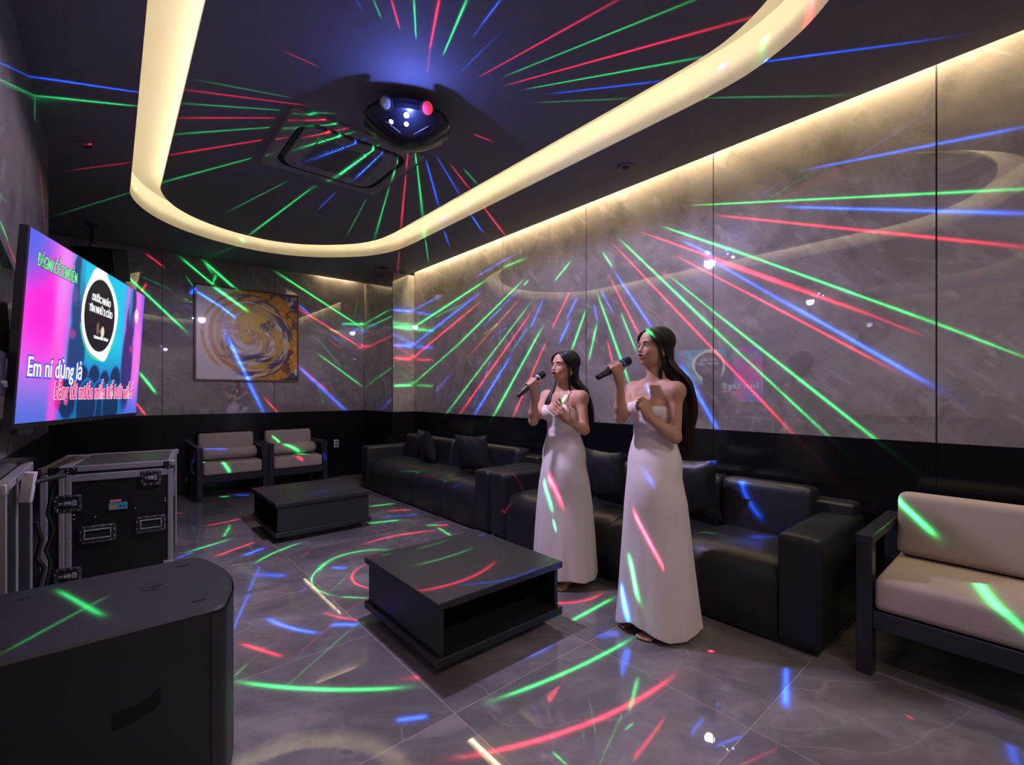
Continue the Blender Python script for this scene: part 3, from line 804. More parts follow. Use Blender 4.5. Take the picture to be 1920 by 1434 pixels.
# ------------------------------------------------------------------ small numeric noise for painted pictures
def vnoise(x, y, seed=0):
    xi = np.floor(x).astype(int); yi = np.floor(y).astype(int); fx = x-xi; fy = y-yi
    fx = fx*fx*(3-2*fx); fy = fy*fy*(3-2*fy)
    def h(a, b):
        q = np.sin(a*127.1+b*311.7+seed*74.7)*43758.5453; return q-np.floor(q)
    return (h(xi, yi)*(1-fx)+h(xi+1, yi)*fx)*(1-fy)+(h(xi, yi+1)*(1-fx)+h(xi+1, yi+1)*fx)*fy
def fbm(x, y, o=5, seed=0):
    s = 0; a = .5
    for i in range(o): s = s+a*vnoise(x*2**i, y*2**i, seed+i); a *= .5
    return s
def sm(e0, e1, x):
    t = np.clip((x-e0)/(e1-e0), 0, 1); return t*t*(3-2*t)
def srgb(c):
    c = np.asarray(c, float); return np.where(c <= .04045, c/12.92, ((c+.055)/1.055)**2.4)
def picture(name, w_, h_, nu, nv, rgb, material, parent, M_):
    """a flat picture as a fine grid whose vertices carry its colours; rgb(u,v)->(...,3) in display values"""
    U, V = np.meshgrid(np.linspace(0, 1, nu), np.linspace(0, 1, nv), indexing='ij')
    col = srgb(np.clip(rgb(U, V), 0, 1))
    vs = [M_ @ Vector((u*w_, v*h_, 0)) for u, v in zip(U.ravel(), V.ravel())]
    I = np.arange(nu*nv).reshape(nu, nv)
    fs = np.stack([I[:-1, :-1], I[1:, :-1], I[1:, 1:], I[:-1, 1:]], -1).reshape(-1, 4).tolist()
    me = bpy.data.meshes.new(name); me.from_pydata([tuple(v) for v in vs], [], fs); me.update()
    at = me.color_attributes.new('picture', 'FLOAT_COLOR', 'POINT')
    c4 = np.ones((nu*nv, 4), np.float32); c4[:, :3] = col.reshape(-1, 3)
    at.data.foreach_set('color', c4.ravel())
    me.materials.append(material)
    return put(bpy.data.objects.new(name, me), parent)

# ------------------------------------------------------------------ television
def lay(c, col, a): return c*(1-a[..., None])+np.array(col)*a[..., None]
def ell(U, V, cu, cv, ru, rv, soft=.15):
    d = np.sqrt(((U-cu)/ru)**2+((V-cv)/rv)**2); return 1-sm(1-soft, 1+soft, d)
def tvrgb(U, V):
    n_ = fbm(U*5, V*3, 4, 3)
    c = np.zeros(U.shape+(3,))+np.array((.80, .42, .88))
    c = lay(c, (.98, .18, .82), sm(.35, .65, n_)*sm(.0, .1, U)*(V < 2)*sm(.95, .5, U)*.9)
    c = lay(c, (.98, .10, .80), ell(U, V, .10, .62, .13, .26, .8))
    c = lay(c, (.30, .35, .85), ell(U, V, .0, 1.0, .12, .22, .8))
    c = lay(c, (.22, .40, .80), sm(.38, -.05, V)*.9)
    c = lay(c, (.96, .30, .80), ell(U, V, .20, .1, .03, .9, .6)*.8)
    c = lay(c, (.02, .72, .86), sm(.24, .31, U)*sm(.80, .74, U+.0*V)*sm(-.3, .5, V+.2*n_))
    c = lay(c, (.03, .42, .62), sm(.24, .33, U)*sm(.85, .78, U)*sm(.55, .15, V))
    c = lay(c, (.85, .60, .95), ell(U, V, .22, .85, .05, .3, .9)*.7)
    # two figures and a row of heads
    for cu, s, dk in ((.33, 1, (.10, .16, .38)), (.84, -1, (.12, .10, .34))):
        f = ell(U, V, cu-.02*s, .90, .035, .11, .15)
        f = np.maximum(f, ell(U, V, cu, .70, .05, .2, .25)); f = np.maximum(f, ell(U, V, cu+.01*s, .38, .065, .34, .2))
        c = lay(c, dk, f*.85)
        c = lay(c, (.10, .60, .75), ell(U, V, cu+.015*s, .90, .02, .16, .5)*.8)
        c = lay(c, (.75, .22, .55), ell(U, V, cu-.03*s, .52, .025, .03, .5)*.7)
        c = lay(c, (.45, .30, .60), ell(U, V, cu-.03*s, .76, .02, .06, .5)*.7)
    for cu, cv, r in ((.40, .22, .07), (.50, .25, .06), (.60, .22, .06), (.71, .25, .065), (.30, .14, .07), (.56, .10, .08), (.45, .08, .09), (.68, .08, .09)):
        e = ell(U, V, cu, cv, r, r*2.0, .08); c = lay(c, (.10, .50, .85), e*.8); e = ell(U, V, cu, cv-.01, r*.9, r*1.85, .12); c = lay(c, (.02, .13, .27), e*.9)
    c = lay(c, (.85, .10, .55), ell(U, V, .235, .2, .03, .14, .2)*.8)
    c = lay(c, (.95, .35, .85), sm(.90, .93, U)*.75*sm(.0, .5, V)); c = lay(c, (.35, .35, .90), sm(.93, 1., U)*.8)
    c = lay(c, (.95, .45, .85), ell(U, V, .96, .45, .04, .3, .6)*.8)
    # white starburst badge behind the round emblem
    an = np.arctan2((V-.69)/.245, (U-.515)/.139); r = np.sqrt(((U-.515)/.139)**2+((V-.69)/.245)**2)
    c = lay(c, (.1, .95, .35), sm(1.28, 1.22, r)*(V < .6)); c = lay(c, (.55, .25, .85), sm(1.22, 1.18, r)*(V < .66))
    spk = 1.16+.16*np.maximum(0, np.cos(an*2-3.9))**6+.22*np.maximum(0, np.cos(an-1.55))**60+.1*np.maximum(0, np.cos(an-.3))**10
    c = lay(c, (1., 1., 1.), sm(.03, -.02, r-spk))
    c = lay(c, (.01, .01, .03), sm(1.02, .98, r))
    c = lay(c, (.55, .50, .30), ell(U, V, .50, .60, .014, .045, .3)*.7); c = lay(c, (.85, .80, .75), ell(U, V, .545, .585, .017, .04, .2)); c = lay(c, (.8, .2, .15), ell(U, V, .522, .585, .006, .012, .3))
    c = lay(c, (.93, .88, .93), ell(U, V, .909, .80, .027, .055, .12)); c = lay(c, (.70, .55, .62), (ell(U, V, .909, .80, .020, .04, .15)-ell(U, V, .909, .80, .015, .03, .15)).clip(0, 1))
    return c
t_ = NT('tv_picture'); at = t_.n('ShaderNodeAttribute', attribute_name='picture')
t_.p.inputs['Base Color'].default_value = (.01, .01, .01, 1); t_.p.inputs['Roughness'].default_value = .3
t_.L.new(at.outputs['Color'], t_.p.inputs['Emission Color']); t_.p.inputs['Emission Strength'].default_value = TVS
TW = 1.40; TH = TW*9/16
yw, tl, rl = .301, .059, -.006
r1 = Vector((math.sin(yw), math.cos(yw), 0)); n0 = Vector((math.cos(yw), -math.sin(yw), 0)); u_ = Vector((0, 0, 1))*math.cos(tl)+n0*math.sin(tl)
a_ = r1*math.cos(rl)+u_*math.sin(rl); b_ = u_*math.cos(rl)-r1*math.sin(rl); nn = a_.cross(b_).normalized()
TM = Matrix((a_, b_, nn)).transposed().to_4x4()
tv = thing('television', 'large flat television on the left wall showing pink and blue karaoke lyrics', 'television', (-.290, 2.670, 1.1485))
MB().box((-.006, -.022, -.034), (TW+.006, TH+.006, -.002), .003, 1, M=TM).build('tv_body', M['plastic'], tv)
MB().box((.25, .06, -.09), (TW-.25, TH-.2, -.034), .02, 2, M=TM).build('rear_housing', M['plastic'], tv)
TM2 = TM.copy()
picture('screen', TW, TH, 300, 170, tvrgb, t_.m, tv, TM2)
MB().box((.05, -.05, -.034), (.16, .12, -.006), .004, 1, M=TM).build('corner_guard', M['plastic'], tv)
MB().box((.55, .28, -.22), (.85, .55, -.09), .01, 1, M=TM).build('mounting_bracket', M['plastic'], tv)
def text_mesh(s, size, name, m, parent, M_, fat=0., xs=1., align='LEFT', z=0., sp=1.0):
    cu = bpy.data.curves.new(name, 'FONT'); cu.body = s; cu.size = size; cu.align_x = align; cu.offset = fat; cu.extrude = 0.0004; cu.space_character = sp
    tmp = bpy.data.objects.new(name, cu); COL.objects.link(tmp)
    dg = bpy.context.evaluated_depsgraph_get(); me = bpy.data.meshes.new_from_object(tmp.evaluated_get(dg))
    bpy.data.objects.remove(tmp); bpy.data.curves.remove(cu)
    me.transform(M_ @ Matrix.Translation((0, 0, z)) @ Matrix.Diagonal((xs, 1, 1, 1)))
    me.materials.clear(); me.materials.append(m)
    return put(bpy.data.objects.new(name, me), parent)
E_ = {k: emit('screen_'+k, c, TVS) for k, c in dict(white=(1, 1, 1), blue=(.03, .05, .55), pink=(.75, .02, .22), pinkwhite=(1, .62, .72), green=(.15, .75, .25), dark=(.05, .02, .12)).items()}
def scr(u, v): return TM @ Matrix.Translation((u*TW, v*TH, .001))
text_mesh('Em ní dủng lả', .118, 'lyric_outline', E_['blue'], tv, scr(.036, .245), .0075, 1.02*.74, z=.0004)
text_mesh('Em ní dủng lả', .118, 'lyric_text', E_['white'], tv, scr(.036, .245), .0008, 1.02*.74, z=.0014)
L2 = 'bằng tới mướn miến lưế bưởi wiếrổ'
text_mesh(L2, .112, 'lyric_outline', E_['pinkwhite'], tv, scr(.205, .125), .005, .60, z=.0004)
text_mesh(L2, .112, 'lyric_text', E_['pink'], tv, scr(.205, .125), .001, .60, z=.0014)
text_mesh('ĐếGMKÒỂTEMĐIỂM', .075, 'title_outline', E_['dark'], tv, scr(.045, .826), .004, .52, z=.0004)
text_mesh('ĐếGMKÒỂTEMĐIỂM', .075, 'title_text', E_['green'], tv, scr(.045, .826), .0004, .52, z=.0014)
text_mesh('DƯỚC NHẢO', .048, 'emblem_text', E_['white'], tv, scr(.515, .775), .001, .8, 'CENTER', .001)
text_mesh('TÌN NHỮ 2 CỦO', .050, 'emblem_text', E_['white'], tv, scr(.518, .70), .001, .8, 'CENTER', .001)
text_mesh('ßucưm.sưcổtb Clưưnư', .024, 'emblem_text', E_['white'], tv, scr(.535, .53), .0003, .8, 'CENTER', .001)
MB().cyl(TM @ Vector((TW*.5, -.014, -.003)), TM @ Vector((TW*.5, -.014, -.0005)), .004, 10).build('power_light', M['alu'], tv)

# ------------------------------------------------------------------ painting
def paintrgb(U, V):
    X = U*2-1; Y = V*2-1
    wob = .10*(fbm(U*2.2, V*2.2, 4, 11)-.5)
    r = np.sqrt((X-.03)**2*1.0+(Y+.02)**2*1.0); an = np.arctan2(Y+.02, X-.03)
    rr = (r+wob+.05*np.sin(an*2+1))/1.13
    grain = fbm(U*38+np.cos(an)*6, V*38, 3, 5); tex = fbm(an*3.5+r*9, r*26, 5, 8); t2 = fbm(U*9, V*9, 5, 21)
    c = np.zeros(U.shape+(3,))+np.array((.86, .82, .80))
    gold = np.array((.84, .66, .10)); ochre = (.80, .55, .06); purple = (.17, .13, .32); brown = (.35, .20, .16)
    right = sm(-.2, .7, X+.25*Y)
    c = lay(c, purple, ((X > .55)*(r > .93)*sm(.30, .48, t2)*.95).clip(0, 1)); 
    c = lay(c, (.75, .72, .78), ((X > .55)*(r > .93)*sm(.56, .62, grain)).clip(0, 1)*.8)
    def ringm(a, b, soft=.012): return sm(a-soft, a+soft, rr)*sm(b+soft, b-soft, rr)
    outer = ringm(.80-.06*right, .85+.16*right)
    brk = sm(.28, .36, fbm(an*1.6+3, r*0+2, 3, 31)+.25*right)
    c = c*(1-(outer*brk)[..., None])+(np.array(ochre)*(.8+.5*grain[..., None]))*(outer*brk)[..., None]
    c = lay(c, brown, outer*brk*sm(.50, .58, t2)*right*.8)
    c = lay(c, ochre, ringm(.66, .74)*sm(.22, .34, fbm(an*2+9, r*2, 3, 41))*(1-.6*right))
    c = lay(c, purple, ringm(.60, .80)*sm(.47, .55, tex)*sm(.0, .6, X*.8+np.abs(Y)*.6)*.8)
    body = sm(.66, .58, rr)
    ph_ = (an+6.0*rr)/(2*PI); swirl = fbm(np.cos(2*PI*ph_)*1.6+5, np.sin(2*PI*ph_)*1.6+r*5, 5, 51)
    c = lay(c, (.74, .58, .22), body*sm(.30, .42, swirl)*.9)
    c = lay(c, gold, body*sm(.40, .50, swirl)*sm(.25, .5, tex+.1)*.95)
    c = lay(c, (.62, .50, .42), body*sm(.50, .60, fbm(U*14+r*6, V*14, 4, 71))*.6)
    c = lay(c, (.85, .70, .12), ell(X, Y, .12, .30, .30, .20, .3)*.85)
    c = lay(c, (.20, .22, .35), ell(X*.8+Y*.6, Y*.8-X*.6, .42, -.02, .16, .12, .3)*sm(.35, .5, grain)*.9)
    c = lay(c, purple, (ell(X, Y, .25, -.55, .42, .16, .4)*sm(.42, .52, fbm(U*4+V*10, V*30-U*12, 4, 61))).clip(0, 1)*.9)
    c = lay(c, brown, ell(X, Y, -.02, .08, .12, .08, .6)*sm(.46, .54, grain)*.9)
    c = lay(c, brown, (ell(X, Y, -.45, -.30, .16, .32, .5)*sm(.48, .58, tex))*.7)
    c = lay(c, (.84, .80, .78), ell(X, Y, .05, -.32, .20, .10, .4)*.8)
    return c
pt = NT('painting_canvas'); at = pt.n('ShaderNodeAttribute', attribute_name='picture')
pt.L.new(at.outputs['Color'], pt.p.inputs['Base Color']); pt.p.inputs['Roughness'].default_value = .35; pt.p.inputs['Coat Weight'].default_value = .25
pa = thing('painting', 'square abstract painting of gold and purple swirls on the far wall', 'painting', (.79, 7.10, 1.43))
PM = Matrix(((1, 0, 0, .02), (0, 0, 1, -.032), (0, 1, 0, .02), (0, 0, 0, 1)))
picture('canvas', 1.21, 1.20, 330, 330, paintrgb, pt.m, pa, PM)
mb = MB()
for lo, hi in (((0, -.045, 0), (.022, 0, 1.24)), ((1.228, -.045, 0), (1.25, 0, 1.24)), ((.022, -.045, 0), (1.228, 0, .022)), ((.022, -.045, 1.218), (1.228, 0, 1.24))): mb.box(lo, hi, .002, 1)
mb.build('picture_frame', M['wood'], pa)
MB().box((.02, -.03, .02), (1.23, -.004, 1.22)).build('backing_board', M['gap'], pa)

# ------------------------------------------------------------------ socket, vents, ceiling fittings
so = thing('wall_socket', 'white double wall socket on the black panel, right of the rear armchairs', 'socket', (2.59, 7.096, .505))
MB().box((-.035, -.008, -.058), (.035, 0, .058), .003, 2).build('cover_plate', M['white'], so)
for z in (-.026, .026):
    MB().box((-.018, -.011, z-.018), (.018, -.007, z+.018), .004, 2).build('outlet', M['gap'], so)
ve = thing('ceiling_vent', 'small dark square ceiling vent near the corner column', 'vent', (2.81, 5.98, 3.0), -.1)
mb = MB()
for lo, hi in (((-.09, -.09, -.012), (.09, -.07, 0)), ((-.09, .07, -.012), (.09, .09, 0)), ((-.09, -.07, -.012), (-.07, .07, 0)), ((.07, -.07, -.012), (.09, .07, 0))): mb.box(lo, hi)
mb.build('vent_frame', M['acwhite'], ve); MB().box((-.07, -.07, -.004), (.07, .07, -.001)).build('vent_core', M['black'], ve)
for nm, lb, ct, lc, m_ in (('ceiling_speaker', 'small round flush fitting in the dark soffit near the right wall', 'ceiling fitting', (2.965, 2.11, 3.0), M['ceil']),
                       ('smoke_detector', 'small round dark detector on the soffit at the left, near the wall corner', 'detector', (-.13, 4.38, 3.0), M['ceil'])):
    t = thing(nm, lb, ct, lc)
    MB().lathe([(0, -.010), (.034, -.012), (.046, -.014), (.055, -.012), (.058, -.004), (.058, 0)], 28).build('bezel', m_, t)
    MB().lathe([(0, -.016), (.026, -.015), (.030, -.009)], 24).build('lens', M['plasticmatte'], t)

for lx, ly in ((1.75, -.75), (.55, -.95)):  # made-up ceiling rings for the two added fill lamps, out of view
    t = thing('added_fill_fitting', 'added round fill lamp, unseen in the ceiling behind the camera, %s' % ('toward the right wall' if lx > 1 else 'toward the left wall'), 'added_fill_fitting', (lx, ly, 3.0))
    MB().lathe([(.055, -.001), (.075, -.006), (.080, 0), (.05, .02), (.05, .03)], 28, 0, None, False).build('bezel', M['acwhite'], t)

# air-conditioning cassette
ac = thing('air_conditioner', 'square ceiling air conditioner cassette beside the laser light', 'air conditioner', (1.34, 3.56, 3.09))
def rrect(w_, h_, r, n=8):
    out = []
    for cx_, cy_, a0 in ((w_/2-r, h_/2-r, 0), (-w_/2+r, h_/2-r, PI/2), (-w_/2+r, -h_/2+r, PI), (w_/2-r, -h_/2+r, 3*PI/2)):
        for i in range(n+1):
            a = a0+PI/2*i/n; out.append((cx_+r*math.cos(a), cy_+r*math.sin(a)))
    return out
def loops(mb, Ls, mi=0, cap=False):
    n = len(Ls[0][0]); vs = []; fs = []
    for P_, z in Ls: vs += [(x, y, z) for x, y in P_]
    for i in range(len(Ls)-1):
        for j in range(n): fs.append((i*n+j, i*n+(j+1) % n, (i+1)*n+(j+1) % n, (i+1)*n+j))
    if cap: fs.append(tuple((len(Ls)-1)*n+j for j in range(n)))
    mb.add(vs, fs, mi)
mb = MB(); loops(mb, [(rrect(.94, .90, .02), 0), (rrect(.94, .90, .02), -.022), (rrect(.925, .885, .02), -.03), (rrect(.80, .76, .13), -.034), (rrect(.78, .74, .13), -.028)])
mb.build('cassette_frame', M['acwhite'], ac)
mb = MB(); loops(mb, [(rrect(.78, .74, .13), -.028), (rrect(.765, .725, .12), -.012), (rrect(.70, .66, .11), -.012)]); mb.build('air_slot', M['plasticmatte'], ac)
mb = MB(); loops(mb, [(rrect(.70, .66, .11), -.006), (rrect(.70, .66, .11), -.034), (rrect(.68, .64, .10), -.042), (rrect(.50, .46, .02), -.042), (rrect(.49, .45, .02), -.038)], 0, True); mb.build('intake_panel', M['acwhite'], ac)
mb = MB()
for i in range(18): mb.box((-.23, -.21+i*.0245, -.046), (.23, -.204+i*.0245, -.0395))
mb.build('intake_grille', M['acwhite'], ac)
for s, (cx_, cy_, wx, wy) in enumerate(((-.365, 0, .03, .46), (.365, 0, .03, .46), (0, -.345, .46, .03), (0, .345, .46, .03))):
    MB().box((cx_-wx/2, cy_-wy/2, -.022), (cx_+wx/2, cy_+wy/2, -.014), .003, 1).build('louver', M['plastic'], ac)

# ------------------------------------------------------------------ effect light on the ceiling
lp = thing('laser_light', 'black scalloped party laser light hanging from the ceiling, lenses glowing', 'laser light', (1.405, 2.633, 2.98), math.atan2(-.879, -.476))
mb = MB(); vs = []; fs = []; NB = 96
prof = [(.02, .045), (.15, .045), (.20, .035), (.235, .005), (.25, -.03), (.245, -.055), (.205, -.085), (.16, -.115), (.11, -.14), (.06, -.15), (.0, -.152)]
for r, z in prof:
    for j in range(NB):
        a = 2*PI*j/NB; am = (a+PI) % (2*PI)-PI
        scal = 1+(.075*(abs(math.sin(a*6.5))-.3) if abs(am) > .9 else 0)*(r > .12)*(z < .03)
        if abs(am) < .9: scal = 1-.10*math.cos(am*1.7)*(r > .12)
        vs.append((r*scal*math.cos(a), r*scal*math.sin(a)*1.02, z))
for i in range(len(prof)-1):
    for j in range(NB): fs.append((i*NB+j, (i+1)*NB+j, (i+1)*NB+(j+1) % NB, i*NB+(j+1) % NB))
mb.add(vs, fs); mb.build('housing', mat('projector_shell', (.007, .007, .012), .35), lp, 30)
MB().box((-.05, -.06, .04), (.05, .06, .11), .006, 1).build('ceiling_block', M['plastic'], lp); MB().tube([(0, -.17, .0), (0, -.17, .09), (0, .17, .09), (0, .17, .0)], .012, 8).build('yoke', M['plastic'], lp)
glass = mat('clear_lens', (.45, .48, .48), .12, metal=.6); redl = mat('red_lens', (.75, .06, .10), .15, metal=.3, emis=((1, .05, .15), .5))
def on_shell(az, z):
    # point on the lower cone of the housing
    for (r0, z0), (r1_, z1) in zip(prof, prof[1:]):
        if z1 <= z <= z0 and z0 != z1:
            r = r0+(r1_-r0)*(z-z0)/(z1-z0); break
    sc_ = 1-.10*math.cos(az*1.7) if abs(az) < .9 else 1.02
    if r < .12: sc_ = 1
    return Vector((r*sc_*math.cos(az), r*sc_*math.sin(az), z))
def lens(az, z, r, m, name, nrm=(.5, -.85)):
    c = on_shell(az, z); c = c+Vector((math.cos(az), math.sin(az), -.6))*r*.18; nv = Vector((math.cos(az)*nrm[0], math.sin(az)*nrm[0], nrm[1])).normalized()
    q = nv.to_track_quat('Z', 'Y').to_matrix().to_4x4(); Mx = Matrix.Translation(c) @ q
    rim = MB().lathe([(r*1.02, -.012), (r*1.22, -.006), (r*1.22, .005), (r*1.02, .006), (r*1.0, -.002)], 24, 0, Mx, False).build(name+'_rim', M['plastic'], lp)
    MB().lathe([(r, .003), (r*.8, r*.25), (r*.4, r*.38), (0, r*.42)], 24, 0, Mx).build(name, m, lp)
lens(-.52, -.030, .036, glass, 'beam_lens', (.85, -.5)); lens(.50, -.030, .036, redl, 'beam_lens', (.9, -.45))
lens(1.45, -.02, .022, glass, 'beam_lens', (.95, -.2)); lens(-1.45, -.02, .022, glass, 'beam_lens', (.95, -.2))
hot = {k: emit('laser_hot_'+k, c, s) for k, c, s in (('white', (.75, 1, .85), 60.), ('magenta', (1, .45, 1), 40.), ('blue', (.3, .4, 1), 40.))}
for az, z, r, k in ((-.02, -.078, .0155, 'white'), (-.03, -.108, .0125, 'magenta'), (-.55, -.100, .0125, 'blue')):
    lens(az, z, r, hot[k], 'laser_aperture', (.6, -.75))
for s in (-1, 1): MB().tube([on_shell(s*.35, -.135)+Vector((0, 0, -.004)), on_shell(s*.75, -.095)+Vector((.004, 0, -.004))], .0022, 6).build('accent_line', M['chrome'], lp)

# hanging loudspeaker behind the television
sp = thing('loudspeaker', 'black tilted loudspeaker hanging from the ceiling behind the television', 'speaker', (-.13, 6.35, 2.62))
SM = Matrix.Rotation(math.radians(-24), 4, 'Z') @ Matrix.Rotation(math.radians(14), 4, 'X')
MB().box((-.17, -.05, -.20), (.20, .22, .13), .008, 2, M=SM).build('cabinet', M['plasticmatte'], sp)
MB().box((-.16, -.062, -.19), (.19, -.048, .12), .004, 1, M=SM).build('front_grille', M['plastic'], sp)
MB().tube([(-.02, .07, .12), (-.02, .07, .38)], .016, 10).lathe([(.05, .370), (.05, .38)], 20, 0, Matrix.Translation((-.02, .07, 0))).build('ceiling_mount', M['plastic'], sp)
MB().ball((-.02, .05, .16), .030, 14, 8).build('ball_joint', M['chrome'], sp)

# ------------------------------------------------------------------ flight case
fc = thing('flight_case', 'tall black flight case with aluminium edges, butterfly latches and recessed handles', 'flight case', (.035, 4.075, 0), -.115)
CW, CDp, CT = .615, .70, .84; hx, hy = CW/2, CDp/2
MB().box((-hx+.008, -hy+.008, .11), (hx-.008, hy-.008, CT-.008)).build('case_body', M['casepanel'], fc)
MB().box((-hx+.03, -hy+.03, CT-.012), (hx-.03, hy-.03, CT-.003)).build('lid_panel', M['casetop'], fc)
def rail(lo, hi, parent=fc, nm='aluminium_rail'):
    mb = MB(); mb.box(lo, hi, .002, 1)
    d = [hi[i]-lo[i] for i in range(3)]; ax = d.index(max(d))
    if lo[1] < -hy+.02 and hi[1] <= -hy+.04:   # ribs on the front face
        for q in (.22, .38, .62, .78):
            if ax == 2: x = lo[0]+d[0]*q; mb.box((x-.0015, lo[1]-.0015, lo[2]), (x+.0015, lo[1]+.001, hi[2]))
            else: z = lo[2]+d[2]*q; mb.box((lo[0], lo[1]-.0015, z-.0012), (hi[0], lo[1]+.001, z+.0012))
    return mb.build(nm, M['alu'], parent)
f0, f1 = -hy-.001, -hy+.012
rail((-hx, f0, .11), (-hx+.032, f1, CT-.04)); rail((-hx+.078, f0, .11), (-hx+.104, f1, CT-.035)); rail((-hx+.107, f0, .11), (-hx+.133, f1, CT-.035)); rail((hx-.028, f0, .11), (hx, f1, CT))
rail((-hx+.133, f0, CT-.034), (hx-.028, f1, CT)); rail((-hx+.133, f0, CT-.092), (hx-.028, f1, CT-.050)); rail((-hx+.0, f0, .11), (hx, f1, .135))
rail((-hx, -hy, CT-.03), (-hx+.03, hy, CT)); rail((-hx+.078, -hy, CT-.012), (-hx+.133, hy, CT)); rail((hx-.03, -hy, CT-.03), (hx, hy, CT)); rail((-hx, hy-.03, CT-.03), (hx, hy, CT))
for x in (-hx, hx-.03): rail((x, hy-.03, .11), (x+.03, hy, CT))
def rivets(mb, pts, r=.0050, mi=0):
    for x, z in pts: mb.ball((x, f0-.005, z), (r, r*.6, r), 8, 5, mi)
def dish(x0, x1, z0, z1, parent, kind):
    cx_, cz = (x0+x1)/2, (z0+z1)/2; w_, h_ = x1-x0, z1-z0
    Rm = Matrix.Translation((cx_, f0, cz)) @ Matrix.Rotation(PI/2, 4, 'X')
    mb = MB(); loops(mb, [(rrect(w_, h_, .016), -.002), (rrect(w_, h_, .016), .004), (rrect(w_-.008, h_-.008, .014), .006), (rrect(w_-.034, h_-.034, .008), .006), (rrect(w_-.040, h_-.040, .006), .003)])
    mb.v = [tuple(Rm @ Vector(v)) for v in mb.v]
    n = 4 if w_ > h_*1.2 else 3
    rivets(mb, [(x0+w_*(i+.6)/(n+.2), z) for i in range(n) for z in (z0+.009, z1-.009)]+[(x, z0+h_*q) for x in (x0+.009, x1-.009) for q in (.3, .7)], .0046, 1)
    d = mb.build(kind+'_dish', [M['darkchrome'], M['chrome']], parent)
    MB().box((x0+.017, f0-.0035, z0+.017), (x1-.017, f0-.001, z1-.017)).build('dish_back', M['black'], d)
    mb = MB()
    if kind == 'handle':
        mb.tube([(x0+.026, f0-.002, z1-.028), (x0+.026, f0-.012, z0+.030), (x1-.026, f0-.012, z0+.030), (x1-.026, f0-.002, z1-.028)], .0045, 8)
        mb.tube([(x0+.022, f0-.006, z1-.026), (x1-.022, f0-.006, z1-.026)], .005, 8)
    else:
        mb.box((cx_-.016, f0-.012, cz-.013), (cx_+.016, f0-.003, cz+.013), .003, 2); mb.tube([(cx_-.014, f0-.014, cz), (cx_+.014, f0-.014, cz)], .005, 8)
        mb.box((x0+.022, f0-.009, cz-.008), (cx_-.018, f0-.003, cz+.008), .002, 1); mb.box((cx_+.018, f0-.008, cz-.018), (x1-.022, f0-.003, cz+.018), .002, 1)
    mb.build(kind, M['chrome'], d)
dish(-hx+.165, -hx+.335, .375, .480, fc, 'handle'); dish(-hx+.425, -hx+.580, .395, .500, fc, 'handle')
dish(-hx+.055, -hx+.180, .575, .675, fc, 'latch'); dish(-hx+.055, -hx+.180, .155, .250, fc, 'latch'); dish(hx-.165, hx-.060, .690, .785, fc, 'latch')
MB().box((-hx+.075, f0-.004, CT-.045), (-hx+.16, f0, CT-.006), .002, 1).build('corner_plate', M['casepanel'], fc); MB().box((hx-.05, f0-.004, CT-.05), (hx, f0, CT-.004), .002, 1).build('corner_plate', M['casepanel'], fc)
for pt_ in ([(-hx+.092, CT-.016), (-hx+.118, CT-.016), (-hx+.145, CT-.014), (-hx+.092, CT-.034), (-hx+.118, CT-.034), (hx-.018, CT-.02), (hx-.018, CT-.04), (-hx+.24, .53), (hx-.19, .555), (-hx+.145, .555), (-hx+.145, .53), (hx-.04, .60), (hx-.04, .585), (-hx+.02, .42), (-hx+.02, .22), (-hx+.085, .40), (-hx+.125, .40)]):
    mb = MB(); rivets(mb, [pt_]); mb.build('rivet', M['chrome'], fc)
for x, y in ((-hx, -hy), (hx, -hy), (hx, hy), (-hx, hy)):
    MB().box((x*.985-.016, y*.985-.016, CT-.036), (x*.985+.016, y*.985+.016, CT+.002), .010, 3).build('corner_ball', M['chrome'], fc)
mb = MB(); mb.box((hx-.002, -hy+.03, .60), (hx+.008, -hy+.12, .74), .003, 1); mb.ball((hx+.008, -hy+.05, .70), (.008, .02, .02), 10, 6)
mb.build('side_latch', M['chrome'], fc)
mb = MB(); mb.box((hx-.05, f0-.003, .112), (hx+.003, f0+.02, .20), .004, 2); mb.build('corner_bracket', M['alu'], fc)
for x, y in ((-hx+.07, -hy+.08), (hx-.07, -hy+.08), (hx-.07, hy-.08), (-hx+.07, hy-.08)):
    c_ = MB().cyl((x-.018, y, .045), (x+.018, y, .045), .045, 20).box((x-.03, y-.03, .09), (x+.03, y+.03, .11)).build('caster', M['plastic'], fc)
stk = MB().box((-hx+.305, f0-.001, .605), (-hx+.360, f0+.002, .622)).build('sticker', mat('red_sticker', (.55, .08, .12), .5), fc); stk['label'] = 'small red printed sticker'
stk = MB().box((-hx+.300, f0-.001, .560), (-hx+.388, f0+.002, .602)).build('sticker', mat('teal_sticker', (.05, .30, .34), .5), fc); stk['label'] = 'small teal printed sticker with an orange oval'
stm = {k: mat('sticker_ink_'+k, c, .5) for k, c in dict(w=(.6, .55, .55), o=(.65, .15, .03), b=(.02, .05, .12)).items()}
SMx = lambda x, z: Matrix.Translation((x, f0-.0015, z)) @ Matrix.Rotation(PI/2, 4, 'X')
text_mesh('DIGITAL', .013, 'sticker_text', stm['w'], stk, SMx(-hx+.308, .609), .0002)
mb = MB(); loops(mb, [(rrect(.034, .020, .0098), 0)], 0, True); mb.v = [tuple(SMx(-hx+.320, .577) @ Vector(v)) for v in mb.v]; mb.build('sticker_oval', stm['o'], stk)
text_mesh('HLA', .018, 'sticker_text', stm['b'], stk, SMx(-hx+.344, .574), .0003)

